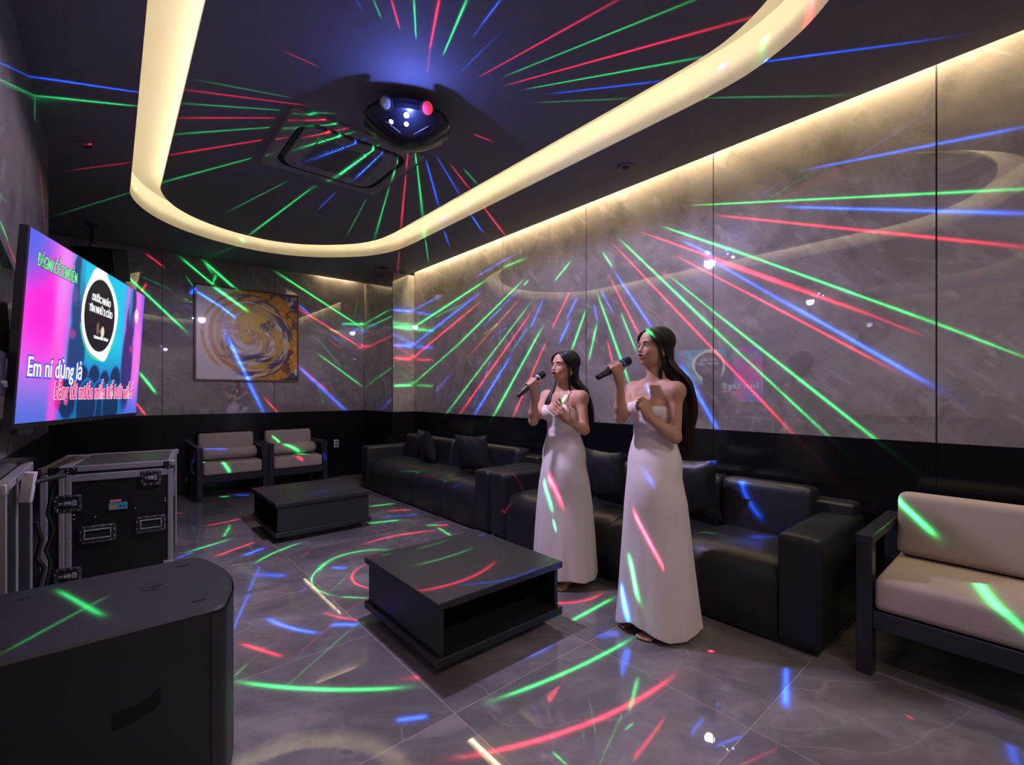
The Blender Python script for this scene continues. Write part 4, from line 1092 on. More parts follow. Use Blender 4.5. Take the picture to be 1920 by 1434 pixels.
# case lid leaning against the left wall, adapter and cables
ld_ = thing('case_lid', 'removed flight case lid standing against the left wall below the television', 'case lid', (-.315, 2.92, 0))
MB().box((-.018, -.38, .0), (.012, .38, .90), .002, 1).build('lid_panel', M['casepanel'], ld_)
mb = MB()
for y in (-.385, .355): mb.box((-.020, y, 0), (.018, y+.03, .90), .002, 1)
mb.box((-.020, -.385, .895), (.018, .385, .925), .002, 1); mb.box((-.02, -.1, 0), (.016, -.06, .9), .002, 1); mb.build('aluminium_rail', M['alu'], ld_)
for y in (-.37, .37): MB().box((-.022, y-.022, .885), (.022, y+.022, .932), .010, 3).build('corner_ball', M['chrome'], ld_)
pa_ = thing('power_adapter', 'white slim power adapter with a black lead, left of the flight case', 'adapter', (-.272, 2.80, .815), -.2)
MB().box((-.018, -.020, 0), (.018, .020, .125), .004, 2, M=Matrix.Rotation(.12, 4, 'Y')).build('adapter_body', M['white'], pa_)
MB().tube([(.02, .01, .075), (.05, .09, .080), (.075, .17, .078)], .011, 10).build('plug', M['cable'], pa_)
cb = MB().tube([(-.19, 2.97, .893), (-.18, 3.10, .895), (-.19, 3.25, .88), (-.21, 3.38, .84), (-.24, 3.48, .76), (-.262, 3.54, .62), (-.24, 3.56, .52), (-.27, 3.56, .42), (-.25, 3.56, .34), (-.275, 3.55, .2), (-.27, 3.54, .04), (-.22, 3.48, .010)], .008, 8).build('power_cable', M['cable'], None, 80)
tag(cb, 'thick black cable looping down beside the flight case from the adapter', 'cable')
cb = MB().tube([(-.30, 3.45, .60), (-.28, 3.48, .50), (-.30, 3.50, .40), (-.27, 3.50, .34), (-.29, 3.50, .25), (-.30, 3.48, .12), (-.27, 3.44, .012)], .011, 8)
tag(cb.build('signal_cable', M['cable'], None, 80), 'thin black cable hanging between the case lid and the flight case', 'cable')
rc = thing('wall_receiver', 'small black device with two knobs on the left wall behind the television edge', 'receiver', (-.34, 2.56, 1.26))
MB().box((0, -.11, 0), (.030, .09, .17), .006, 2).build('receiver_body', M['plastic'], rc)
for y in (-.01, .04): MB().lathe([(.012, 0), (.012, .008), (.007, .008), (.007, .003)], 16, 0, Matrix.Translation((.03, y, .045)) @ Matrix.Rotation(PI/2, 4, 'Y')).build('knob', M['alu'], rc)

# ------------------------------------------------------------------ subwoofer in the foreground
sb = thing('subwoofer', 'big black loudspeaker cabinet in the left foreground with a curved grille end', 'speaker', (0, 2.0, 0))
def sub_outline(e=0.):
    out = [(-.32-e, -.30-e), (.21, -.30-e)]
    for i in range(9):
        a = -PI/2+i*PI/2*.82/8; out.append((.235+(.045+e)*math.cos(a), -.255+(.045+e)*math.sin(a)))
    for i in range(13):
        q = -.215+.43*i/12; out.append((.275+.060*(1-(q/.26)**2)+e, q))
    for i in range(9):
        a = PI/2*.18+i*PI/2*.82/8; out.append((.235+(.045+e)*math.cos(a), .245+(.045+e)*math.sin(a)))
    out += [(.21, .29+e), (-.32-e, .29+e)]
    return out
def extr(P0, zs, mats, name, parent, smooth=40, caps=True):
    mb = MB(); n = len(P0[0]); vs = []; fs = []
    for P_, z in zip(P0, zs): vs += [(x, y, z) for x, y in P_]
    for i in range(len(zs)-1):
        for j in range(n): fs.append((i*n+j, i*n+(j+1) % n, (i+1)*n+(j+1) % n, (i+1)*n+j))
    if caps: fs.append(tuple(range(n-1, -1, -1))); fs.append(tuple((len(zs)-1)*n+j for j in range(n)))
    mb.add(vs, fs); return mb.build(name, mats, parent, smooth)
extr([sub_outline(-.01), sub_outline(0), sub_outline(0), sub_outline(-.008)], [0.0, .012, .592, .600], M['subtop'], 'cabinet', sb)
# perforated grille wrapping the bowed end
gr = NT('perforated_grille'); tc = gr.n('ShaderNodeTexCoord')
vo = gr.n('ShaderNodeTexVoronoi', l_Vector=tc.outputs['Object'], i_Scale=170., i_Randomness=0.)
gr.L.new(gr.ramp(vo.outputs['Distance'], [(.25, (.002, .002, .002)), (.45, (.03, .028, .03))]), gr.p.inputs['Base Color']); gr.p.inputs['Roughness'].default_value = .5
gl = [p for p in sub_outline(.004) if p[0] > .225]
mb = MB(); n = len(gl); mb.add([(x, y, .02) for x, y in gl]+[(x, y, .582) for x, y in gl], [(i, i+1, n+i+1, n+i) for i in range(n-1)])
mb.build('front_grille', gr.m, sb, 60)
mb = MB(); mb.lathe([(.0, .597), (.017, .597), (.018, .602), (.036, .603), (.040, .601)], 32, 0, Matrix.Translation((.115, .03, 0))); mb.build('pole_socket', M['plastic'], sb)
MB().lathe([(0, .6035), (.017, .6035), (.017, .598)], 24, 0, Matrix.Translation((.115, .03, 0))).build('socket_hole', M['black'], sb)
for x, y in ((.21, .20), (.215, -.20), (-.22, .19), (-.22, -.2)):
    MB().lathe([(.020, .5995), (.020, .6015), (.012, .6015)], 20, 0, Matrix.Translation((x, y, 0)) @ Matrix.Diagonal((1, .5, 1, 1))).build('stacking_dimple', M['black'], sb)
mb = MB(); prof2 = [(.000, .330), (.000, .376), (.016, .381), (.050, .376), (.082, .388), (.108, .410), (.108, .362), (.090, .350), (.055, .338), (.020, .332)]
mb.add([(x, -.302, z) for x, z in prof2]+[(x, -.290, z) for x, z in prof2], [tuple(range(len(prof2)-1, -1, -1))]+[(i, (i+1) % 10, 10+(i+1) % 10, 10+i) for i in range(10)])
mb.build('side_handle', M['black'], sb, 0)

# ------------------------------------------------------------------ people: smooth implicit surfaces meshed as one skin
class Field:
    def __init__(s, lo, hi, h):
        s.lo = np.array(lo, float); s.h = h
        s.n = np.ceil((np.array(hi)-s.lo)/h).astype(int)+1
        s.g = np.full(s.n, .08, np.float32)
    def _box(s, lo, hi):
        a = np.clip(np.floor((np.array(lo)-s.lo)/s.h).astype(int), 0, s.n-1); b = np.clip(np.ceil((np.array(hi)-s.lo)/s.h).astype(int)+1, 1, s.n)
        if (b <= a).any(): return None
        ax = [(s.lo[i]+s.h*np.arange(a[i], b[i])).astype(np.float32) for i in range(3)]
        return (slice(a[0], b[0]), slice(a[1], b[1]), slice(a[2], b[2])), ax
    def blend(s, sl, d, k, op='u'):
        g = s.g[sl]
        if op == 'u':
            if k > 0:
                q = np.maximum(k-np.abs(g-d), 0)/k; s.g[sl] = np.minimum(g, d)-q*q*k*.25
            else: s.g[sl] = np.minimum(g, d)
        else:
            d = -d
            if k > 0:
                q = np.maximum(k-np.abs(g-d), 0)/k; s.g[sl] = np.maximum(g, d)+q*q*k*.25
            else: s.g[sl] = np.maximum(g, d)
    def cap(s, a, b, ra, rb=None, k=.02, op='u'):
        rb = ra if rb is None else rb; a = np.array(a, float); b = np.array(b, float); m = max(ra, rb)+k+.02
        r = s._box(np.minimum(a, b)-m, np.maximum(a, b)+m)
        if r is None: return
        sl, (X, Y, Z) = r; X = X[:, None, None]-a[0]; Y = Y[None, :, None]-a[1]; Z = Z[None, None, :]-a[2]
        d = b-a; L = max(float(d@d), 1e-12); t = np.clip((X*d[0]+Y*d[1]+Z*d[2])/L, 0, 1)
        q = np.sqrt((X-t*d[0])**2+(Y-t*d[1])**2+(Z-t*d[2])**2)-(ra+(rb-ra)*t)
        s.blend(sl, q.astype(np.float32), k, op)
    def ell(s, c, r, R=None, k=.02, op='u'):
        c = np.array(c, float); r = np.array(r, float); m = max(r)+k+.02
        bx = s._box(c-m, c+m)
        if bx is None: return
        sl, (X, Y, Z) = bx; X = X[:, None, None]-c[0]; Y = Y[None, :, None]-c[1]; Z = Z[None, None, :]-c[2]
        if R is not None: X, Y, Z = (X*R[0][i]+Y*R[1][i]+Z*R[2][i] for i in range(3))   # columns of R are the axes
        k0 = np.sqrt((X/r[0])**2+(Y/r[1])**2+(Z/r[2])**2); k1 = np.sqrt((X/r[0]**2)**2+(Y/r[1]**2)**2+(Z/r[2]**2)**2)
        s.blend(sl, (k0*(k0-1)/np.maximum(k1, 1e-6)).astype(np.float32), k, op)
    def mesh(s, smooth=1):
        g = s.g; n = s.n; neg = g < 0
        c = neg[:-1, :-1, :-1].astype(np.int8)
        for dx, dy, dz in ((1, 0, 0), (0, 1, 0), (0, 0, 1), (1, 1, 0), (1, 0, 1), (0, 1, 1), (1, 1, 1)):
            c = c+neg[dx:n[0]-1+dx, dy:n[1]-1+dy, dz:n[2]-1+dz]
        I = np.argwhere((c > 0) & (c < 8)); del c
        idx = np.full(n-1, -1, np.int32); idx[I[:, 0], I[:, 1], I[:, 2]] = np.arange(len(I))
        co = [(x, y, z) for x in (0, 1) for y in (0, 1) for z in (0, 1)]
        val = {q: g[I[:, 0]+q[0], I[:, 1]+q[1], I[:, 2]+q[2]].astype(float) for q in co}
        P = np.zeros((len(I), 3)); W = np.zeros(len(I))
        for q in co:
            for ax in range(3):
                if q[ax]: continue
                q2 = list(q); q2[ax] = 1; q2 = tuple(q2); a, b = val[q], val[q2]
                m = (a < 0) != (b < 0); t = np.where(m, a/np.where(m, a-b, 1), 0)
                p = np.tile(np.array(q, float), (len(I), 1)); p[:, ax] = t; P += p*m[:, None]; W += m
        V = s.lo+(I+P/W[:, None])*s.h
        F = []
        for ax in range(3):
            o1, o2 = [(1, 2), (2, 0), (0, 1)][ax]
            sa = [slice(0, None)]*3; sb_ = [slice(0, None)]*3; sa[ax] = slice(0, -1); sb_[ax] = slice(1, None)
            A = neg[tuple(sa)]; B = neg[tuple(sb_)]; E = np.argwhere(A != B)
            E = E[(E[:, o1] > 0) & (E[:, o2] > 0) & (E[:, o1] < n[o1]-1) & (E[:, o2] < n[o2]-1)]
            fl_ = A[E[:, 0], E[:, 1], E[:, 2]]
            def cell(d1, d2):
                q = E.copy(); q[:, o1] -= d1; q[:, o2] -= d2; return idx[q[:, 0], q[:, 1], q[:, 2]]
            Q = np.stack([cell(1, 1), cell(0, 1), cell(0, 0), cell(1, 0)], 1)
            Q[~fl_] = Q[~fl_][:, ::-1]; F.append(Q)
        F = np.concatenate(F)
        F = F[(F >= 0).all(1)]
        for _ in range(smooth):    # light relaxation
            acc = np.zeros_like(V); cnt = np.zeros(len(V))
            for i in range(4):
                np.add.at(acc, F[:, i], V[F[:, (i+1) % 4]]); np.add.at(cnt, F[:, i], 1)
            ok = cnt > 0; V[ok] = V[ok]*.5+.5*acc[ok]/cnt[ok][:, None]
        return V, F

def np_mesh(name, V, F, mats, parent, mi=None):
    me = bpy.data.meshes.new(name)
    me.vertices.add(len(V)); me.vertices.foreach_set('co', np.asarray(V, np.float32).ravel())
    me.loops.add(F.size); me.loops.foreach_set('vertex_index', F.astype(np.int32).ravel())
    me.polygons.add(len(F)); me.polygons.foreach_set('loop_start', np.arange(len(F), dtype=np.int32)*4)
    me.polygons.foreach_set('use_smooth', np.ones(len(F), bool))
    if not isinstance(mats, (list, tuple)): mats = [mats]
    for m in mats: me.materials.append(m)
    if mi is not None: me.polygons.foreach_set('material_index', mi.astype(np.int32))
    me.update(calc_edges=True); me.validate()
    return put(bpy.data.objects.new(name, me), parent)

def skin_mat(name, c):
    t = NT(name); p = t.p
    tc = t.n('ShaderNodeTexCoord'); nz = t.n('ShaderNodeTexNoise', l_Vector=tc.outputs['Object'], i_Scale=18., i_Detail=4.)
    t.L.new(t.ramp(nz.outputs[0], [(.3, tuple(q*.92 for q in c)), (.7, tuple(min(1, q*1.06) for q in c))]), p.inputs['Base Color'])
    p.inputs['Roughness'].default_value = .55; p.inputs['Subsurface Weight'].default_value = .12
    p.inputs['Subsurface Radius'].default_value = (.012, .005, .003); p.inputs['Subsurface Scale'].default_value = 1.
    p.inputs['Specular IOR Level'].default_value = .45
    return t.m
SKIN = skin_mat('skin', (.53, .290, .185)); LIP = mat('lips', (.34, .085, .085), .35); MOUTH = mat('mouth_inside', (.06, .012, .012), .6); TEETH = mat('teeth', (.7, .66, .6), .3)
BROW = mat('brow_hair', (.025, .015, .012), .7); EYEW = mat('eye_white', (.62, .58, .55), .2, coat=.5); IRIS = mat('iris', (.02, .01, .006), .15, coat=.5)
NAIL = mat('nail', (.55, .32, .28), .25)
DRESS = mat('white_satin_dress', (.82, .75, .73), .55, spec=.35, bump=(300, .06)); DRESS.node_tree.nodes['Principled BSDF'].inputs['Sheen Weight'].default_value = .2
HAIRB = mat('dark_brown_hair', (.024, .012, .008), .5, spec=.35, var=.3); HAIRK = mat('black_hair', (.007, .006, .007), .42, spec=.4, var=.2)

CAM = np.array((0, 0, 1.27)); FW = np.array((math.sin(math.radians(40.8)), math.cos(math.radians(40.8)), 0)); RT = np.array((FW[1], -FW[0], 0))
def spot_(x, y, d): return CAM+(FW+RT*(x-960)/870-np.array((0, 0, 1.))*(y-737)/870)*d      # point seen at photo coordinates, d metres ahead
def unit(v): v = np.array(v, float); return v/np.linalg.norm(v)
def slerpish(a, b, t): return unit(a*(1-t)+b*t)

def fingers_grip(f, axis0, axis1, rmic, knuck, back, span, sc, skip_nail=False):
    """four fingers wrapped round a stick from axis0 to axis1; knuck: direction from the stick to the knuckles; back: turn sense"""
    ax = unit(axis1-axis0); c0 = axis0
    u = unit(knuck-ax*(knuck@ax)); v = np.cross(ax, u)*back
    for i, q in enumerate(span):
        rr = (.0082, .0085, .0082, .0070)[i]*sc; R_ = rmic+rr*.92
        pts = []
        for a in ((-35, 25, 85, 150, 205) if i < 3 else (-30, 30, 85, 145, 190)):
            a = math.radians(a); pts.append(c0+ax*q+(u*math.cos(a)+v*math.sin(a))*R_*(1.10 if a < .6 else 1.))
        for p, p2, k in zip(pts, pts[1:], range(9)): f.cap(p, p2, rr*(1-.06*k), rr*(1-.06*(k+1)), .0015)
        yield pts[0]

def build_person(name, label, base, D0, P):
    """P: dictionary of the pose"""
    root = thing(name, label, 'person', tuple(base))
    f = Field(P['lo'], P['hi'], P['h'])
    fw = unit(P['face']); lf = np.array((-fw[1], fw[0], 0)); up = np.array((0, 0, 1.)); b0 = np.array(base, float)
    B = lambda a, b, z: b0+fw*a+lf*b+up*z*P['ht']
    Rb = np.stack([fw, lf, up], 1)
    s = P['ht']
    # legs and feet
    for sg, fo in ((1, P.get('footL', 0)), (-1, P.get('footR', 0))):
        hip = B(0, .076*sg, .84); kn = B(.02, .075*sg, .47); an = B(-.02+fo, .07*sg, .085); toe = B(.13+fo, .085*sg, .022); heel = B(-.05+fo, .07*sg, .03)
        f.cap(hip, kn, .066, .050, .04); f.cap(kn, an, .050, .034, .03); f.ell(B(-.045, .075*sg, .34), (.035, .04, .09), k=.05)
        f.cap(an, heel, .032, .027, .02); f.cap(an, B(.07+fo, .08*sg, .030), .030, .022, .02); f.cap(heel, B(.09+fo, .08*sg, .020), .024, .022, .02); 
        for j, (lb, ln) in enumerate(((-.026, .165), (-.008, .165), (.006, .158), (.018, .148), (.029, .136))):
            lb2 = -lb*sg if sg < 0 else lb
            r_ = .0115 if j == 0 else .0085
            f.cap(B(.10+fo, .08*sg+lb*sg*1.0, .018), B(ln+fo, .082*sg+lb*sg*1.1, .011), r_*1.1, r_, .006)
    # pelvis and trunk
    f.ell(B(-.01, 0, .90), (.098, .138, .12), Rb, .05); f.ell(B(-.035, .055, .86), (.070, .075, .08), Rb, .04); f.ell(B(-.035, -.055, .86), (.070, .075, .08), Rb, .04)
    f.ell(B(0, 0, 1.03), (.082, .108, .13), Rb, .06)
    f.ell(B(-.005, 0, 1.17), (.095, .125, .13), Rb, .05)
    f.ell(B(-.015, 0, 1.26), (.080, .125, .075), Rb, .04)
    for sg in (1, -1):
        f.ell(B(.070, .063*sg, 1.185), (.050, .056, .052), Rb, .03)
        f.cap(B(-.015, .035*sg, 1.345), P['shL' if sg > 0 else 'shR']+up*.002, .024, .028, .035)        # trapezius
        f.cap(B(.045, .02*sg, 1.302), P['shL' if sg > 0 else 'shR']+fw*.015, .010, .012, .014)  # collar bone
        f.cap(B(-.0, .06*sg, 1.25), P['shL' if sg > 0 else 'shR']-up*.01, .048, .038, .04)
    # arms
    for q in 'LR':
        sh, el, wr = P['sh'+q], P['el'+q], P['wr'+q]
        f.cap(sh, el, .0345, .0285, .03); f.ell(sh, (.0375, .0375, .039), k=.03)
        m = el+(wr-el)*.3; f.cap(el, m, .0295, .0315, .02); f.cap(m, wr, .031, .0205, .02)
        f.ell(wr, (.0225, .0225, .020), k=.012)
    # neck and head
    hc = P['head']; hf = unit(P['hface']); tl = P.get('tilt', 0); hl = np.array((-hf[1], hf[0], 0)); hl = unit(hl+up*P.get('roll', 0)); hf = unit(hf+up*tl); hu = np.cross(hf, hl)
    S_ = P['hs']; RH = np.stack([hf, hl, hu], 1)
    H = lambda x, y, z: hc+(hf*x+hl*y+hu*z)*S_
    f.cap(B(-.015, 0, 1.30), H(-.025, 0, -.07), .045, .042, .03); f.cap(B(.0, 0, 1.30), H(.0, 0, -.085), .036, .035, .02)
    E = lambda c, r, k=.02, op='u': f.ell(H(*c), np.array(r)*S_, RH, k*S_, op)
    E((-.018, 0, .030), (.088, .073, .082), .03); E((.030, 0, .035), (.052, .060, .060), .03)
    E((.022, 0, -.030), (.062, .056, .080), .03); E((.030, 0, -.074), (.045, .040, .028), .025); E((.068, 0, -.090), (.016, .017, .013), .02)
    for sg in (1, -1):
        E((.052, .034*sg, -.028), (.030, .026, .030), .02); E((.070, .030*sg, .022), (.018, .022, .010), .015)   # cheek, brow
        f.cap(H(-.01, .058*sg, -.045), H(.045, .027*sg, -.084), .014*S_, .016*S_, .03)   # jaw line
        E((.0, .073*sg, .0), (.020, .007, .030), .008); 
        E((.090, .031*sg, .004), (.017, .016, .010), .014, 'c')                                           # eye socket
    f.cap(H(.080, 0, .008), H(.098, 0, -.024), .0065*S_, .0085*S_, .012*S_); E((.100, 0, -.026), (.0095, .009, .008), .008)
    for sg in (1, -1): E((.090, .011*sg, -.029), (.009, .0065, .006), .006); E((.092, .007*sg, -.036), (.004, .0035, .003), .002, 'c')
    mo = P.get('mouth', .010)
    E((.082, 0, -.055), (.016, .028, .020), .02)
    E((.092, 0, -.047+.0), (.0085, .021, .0050), .005); E((.0985, 0, -.0455), (.004, .009, .004), .004)
    E((.089, 0, -.060-mo), (.0095, .018, .0062), .006)
    E((.098, 0, -.0525-mo*.5), (.020, .0180, .0030+mo*.55), .003, 'c')
    # eyelids: skin shells round the eyeballs with a slit
    eyec = [H(.0715, .031*sg, .004) for sg in (1, -1)]; er = .0128*S_
    for ec in eyec:
        f.ell(ec, (er*1.12,)*3, k=.004)
        f.ell(ec+hf*S_*.012-hu*S_*.0005, np.array((.008, .0125, .0052 if P.get('eyes', 1) else .002))*S_, RH, .002, 'c')
    # hands
    grips = []
    for q in 'LR':
        hd = P['hand'+q]
        if hd['type'] == 'grip':
            sc = hd.get('sc', 1.); a0, a1 = hd['mic']; ax = unit(a1-a0); wr = P['wr'+q]
            ctr = hd['ctr']; kn = unit(hd['kn']); span = hd['span']
            starts = list(fingers_grip(f, ctr, ctr+ax, hd['r'], kn, hd['turn'], span, sc))
            for i, st in enumerate(starts): f.cap(wr+(st-wr)*.25, st, .0145*sc, .0105*sc, .012)
            f.cap(wr, (starts[1]+starts[2])/2*.6+wr*.4, .021, .019, .015)
            # thumb on the other side, along the stick
            u = unit(kn-ax*(kn@ax)); v = np.cross(ax, u)*hd['turn']; R_ = hd['r']+.009*sc
            t0 = wr+(ctr-wr)*.35+ax*hd['tsgn']*.016
            t1 = ctr+ax*(hd['tsgn']*.030)+(u*.3-v*.95)*R_*1.15; t2 = ctr+ax*(hd['tsgn']*.052)+(-v*.9-u*.35)*R_
            t3 = ctr+ax*(hd['tsgn']*.060)+(-v*.55-u*.85)*R_
            f.cap(t0, t1, .0145*sc, .0105*sc, .008); f.cap(t1, t2, .0105*sc, .009*sc, .003); f.cap(t2, t3, .009*sc, .0078*sc, .002)
        else:
            wr = P['wr'+q]; d = unit(hd['dir']); nrm = unit(hd['palm']-d*(hd['palm']@d)); sd = np.cross(d, nrm)*hd['side']; sc = hd.get('sc', 1.)
            # sd points to the thumb side, nrm points out of the palm
            for i in range(4):
                off = (.028, .0095, -.009, -.026)[i]*sc; r_ = (.0085, .0088, .0083, .0072)[i]*sc
                k0 = wr+d*(.080, .084, .080, .072)[i]*sc+sd*off
                f.cap(wr+d*.012+sd*off*.55, k0, .0150*sc, .0105*sc, .012)
                dirv = d; p = k0; L_ = [(.036, .022, .018), (.040, .025, .019), (.037, .023, .018), (.029, .018, .016)][i]; ang = 0
                for j in range(3):
                    ang += math.radians(hd['curl'][i][j]); dv = d*math.cos(ang)+nrm*math.sin(ang)+sd*hd.get('fan', .0)*(1.5-i)*.12
                    p2 = p+unit(dv)*L_[j]*sc; f.cap(p, p2, r_*(1-.07*j), r_*(1-.07*(j+1)), .0012); p = p2
            f.cap(wr+d*.01, wr+d*.06*sc, .021*sc, .017*sc, .012)
            th = hd['thumb']; p = wr+d*.020*sc+sd*.018*sc+nrm*.004
            for j, (a, b, c, L_) in enumerate(th):
                dv = unit(d*a+sd*b+nrm*c); p2 = p+dv*L_*sc; f.cap(p, p2, (.0150, .0112, .0095)[j]*sc, (.0115, .0098, .0082)[j]*sc, .006 if j == 0 else .0015); p = p2
    V, F = f.mesh(1); del f
    # colour regions
    c = V[F].mean(1); hv = (c-hc) @ RH / S_
    mi = np.zeros(len(F), int)
    x, y, z = hv[:, 0], hv[:, 1], hv[:, 2]
    zc = -.0535-mo*.5
    lip = (x > .080) & (((np.abs(y)/.0235)**2+((z-zc)/(.0105+mo*.60))**2) < 1)
    mi[lip] = 1
    inside = lip & (x < .0895) & (np.abs(z-zc) < .002+mo*.5) & (np.abs(y) < .016); mi[inside] = 2
    body = np_mesh('body', V-b0, F, [SKIN, LIP, MOUTH], root, mi)
    L = lambda p: tuple(np.array(p)-b0)
    fc_ = c; near_face = (x > .05)
    fy, fz, fx = y[near_face], z[near_face], x[near_face]
    def surf(yy, zz):
        m_ = (np.abs(fy-yy) < .006) & (np.abs(fz-zz) < .006)
        return float(fx[m_].max()) if m_.any() else .08
    for k, ec in enumerate(eyec):
        e = MB().ball(L(ec), er, 18, 12).build('eye', EYEW, root, 80)
        gz = unit(P.get('gaze', hf)); MB().ball(L(ec+gz*er*.52), er*.56, 14, 10).build('iris', IRIS, e, 80)
    for sg in (1, -1):
        pts = [L(H(surf((.031+.017*t)*sg, .024)-.0008, (.031+.017*t)*sg, .022+.004*(1-(t-.2)**2))) for t in np.linspace(-1, 1, 9)]
        MB().tube(pts, [.0018*S_]+[.0032*S_]*5+[.0026*S_, .0018*S_, .0008*S_], 6).build('eyebrow', BROW, root, 80)
        pts = [L(ec_) for ec_ in [eyec[0 if sg > 0 else 1]+(hf*(.0150-.0035*t*t)+hl*.0125*t*sg+hu*(.0050-.0035*t*t))*S_ for t in np.linspace(-1, 1, 8)]]
        MB().tube(pts, .0013*S_, 6).build('eyelashes', BROW, root, 80)
    if mo > .004:
        MB().box((-.002, -.012, -.0025), (.003, .012, .0025), .001, 1, M=Matrix.Translation(L(H(.0865, 0, -.0500))) @ Matrix(RH.tolist()).to_4x4()).build('teeth', TEETH, root)
    # ---- dress
    dr = P['dress']; g = Field(dr['lo'], dr['hi'], dr['h'])
    if True:
        g.ell(B(-.01, 0, .90), (.108, .155, .13), Rb, .05); g.ell(B(0, 0, 1.03), (.090, .116, .13), Rb, .06)
        g.ell(B(-.005, 0, 1.17), (.103, .133, .13), Rb, .05); g.ell(B(-.015, 0, 1.26), (.088, .133, .075), Rb, .04)
        for sg in (1, -1): g.ell(B(.074, .063*sg, 1.182), (.055, .061, .057), Rb, .02)
        # skirt: rings in photo-facing axes
        sl, (X, Y, Z) = g._box(g.lo, g.lo+g.h*g.n)
        zs = np.array([r_[0] for r_ in dr['rings']])[::-1]; hw = np.array([r_[1] for r_ in dr['rings']])[::-1]; cu = np.array([r_[2] for r_ in dr['rings']])[::-1]
        vx = unit((b0-CAM)*np.array((1, 1, 0))); vr = np.array((vx[1], -vx[0], 0))
        HW = np.interp(Z, zs, hw)[None, None, :]; CU = np.interp(Z, zs, cu)[None, None, :]
        dx = X[:, None, None]-b0[0]; dy = Y[None, :, None]-b0[1]
        a = dx*vr[0]+dy*vr[1]-CU; b = dx*(-vx[0])+dy*(-vx[1])
        th = np.arctan2(b, a); low = np.clip((.75-Z)/.75, 0, 1)[None, None, :]
        fold = 1+low*(.035*np.sin(th*5+dr['ph'])+.022*np.sin(th*9+2.1*dr['ph']+Z[None, None, :]*1.5)+.012*np.sin(th*15+1.3))
        DR = (.90+.25*np.exp(-((Z-.80)/.16)**2))[None, None, :]
        rad = np.sqrt((a/HW)**2+(b/(HW*DR))**2)
        d = ((rad/fold-1)*HW*.9).astype(np.float32)
        zt = dr['rings'][0][0]
        top = (Z[None, None, :]-zt).astype(np.float32)
        hem = dr['hem']; haz = np.arctan2(-(fw@vx), fw@vr)
        dth = np.abs((th-haz+PI) % (2*PI)-PI)
        hz = hem+dr.get('notch', 0)*np.exp(-(dth/.42)**2)+.012*np.sin(th*4+dr['ph'])
        d2 = np.maximum(np.maximum(d, top), (hz-Z[None, None, :]).astype(np.float32))
        kk = .05
        bot = (.78-Z[None, None, :]).astype(np.float32)
        G = np.maximum(g.g, bot)     # keep the bodice only above the hip
        q = np.maximum(kk-np.abs(G-d2), 0)/kk; G = np.minimum(G, d2)-q*q*kk*.25
        inner = np.maximum((d+.011), (Z[None, None, :]-.55).astype(np.float32))
        G = np.maximum(G, -inner)
        # neckline
        la = dx*fw[0]+dy*fw[1]; lb = dx*lf[0]+dy*lf[1]
        nz = dr['neck'](la, lb)
        G = np.maximum(G, (Z[None, None, :]-nz).astype(np.float32)); g.g = G.astype(np.float32)
    V, F = g.mesh(2); del g
    d_o = np_mesh('dress', V-b0, F, DRESS, root)
    for st in dr.get('straps', []):
        MB().tube([L(p) for p in st(B)], .0032, 6).build('dress_strap', DRESS, d_o, 80)
    if dr.get('seam'):
        zz = dr['seam']; pts = []
        for i in range(40):
            a = 2*PI*i/40; pts.append(L(B(.0, 0, zz/s)+fw*math.cos(a)*.0+lf*0))
    # ---- hair
    hr = P['hair']; rnd = random.Random(hr['seed']); mb = MB()
    part0 = (.062, .092); part1 = (-.050, .118)
    def side(phi):   # point on the head at ear height
        return (-.018+.092*math.cos(phi), .082*math.sin(phi), .0)
    def scalp(phi, t, out=0.):
        k = min(1, abs(phi)/PI); px_ = part0[0]+(part1[0]-part0[0])*max(0, (k-.33)/.67)**.8; pz = part0[1]+(part1[1]-part0[1])*max(0, (k-.33)/.67)**.5
        c_ = np.array((-.015, 0, .018)); p0 = np.array((px_, .004*(1 if phi > 0 else -1), pz))-c_; p1 = np.array(side(phi))-c_
        r0, r1_ = np.linalg.norm(p0), np.linalg.norm(p1); v = unit(unit(p0)*math.cos(t*PI/2)+unit(p1)*math.sin(t*PI/2)); 
        r_ = r0+(r1_-r0)*t+.012*math.sin(t*PI)
        return c_+v*(r_+out)
    for i in range(hr['n']):
        sg = 1 if i % 2 else -1
        phi = sg*math.radians(hr['ph0']+(180-hr['ph0'])*(rnd.random()**.9))
        out = rnd.uniform(-.004, .005); wv = rnd.uniform(0, 6.28); 
        pts = [H(*scalp(phi, t, out)) for t in (0, .18, .38, .58, .78, 1.)]
        pts += [np.array(q) for q in hr['drop'](H, B, phi, rnd)]
        # densify with a spline
        pp = np.array(pts); dense = []
        for j in range(len(pp)-1):
            p0_, p1_, p2_, p3_ = pp[max(j-1, 0)], pp[j], pp[j+1], pp[min(j+2, len(pp)-1)]
            for q in (0, .25, .5, .75) if j > 4 else (0, .5):
                dense.append(.5*((2*p1_)+(-p0_+p2_)*q+(2*p0_-5*p1_+4*p2_-p3_)*q*q+(-p0_+3*p1_-3*p2_+p3_)*q**3))
        dense.append(pp[-1]); m_ = len(dense); am = hr['wave']
        dense = [d_+(lf*math.sin(wv+j*.55)+fw*math.cos(wv*1.3+j*.5))*am*max(0, (j-10))/m_ for j, d_ in enumerate(dense)]
        r0 = rnd.uniform(.0026, .0050)
        rr = [r0*(.5+.5*min(1, j/3))*(1 if j < m_-7 else max(.12, (m_-j)/8)) for j in range(m_)]
        mb.tube([L(d_) for d_ in dense], rr, 5)
    # scalp cap under the strands
    capf = Field(hc-.16, hc+.16, .004)
    capf.ell(H(-.022, 0, .030), np.array((.094, .079, .090))*S_, RH, 0)
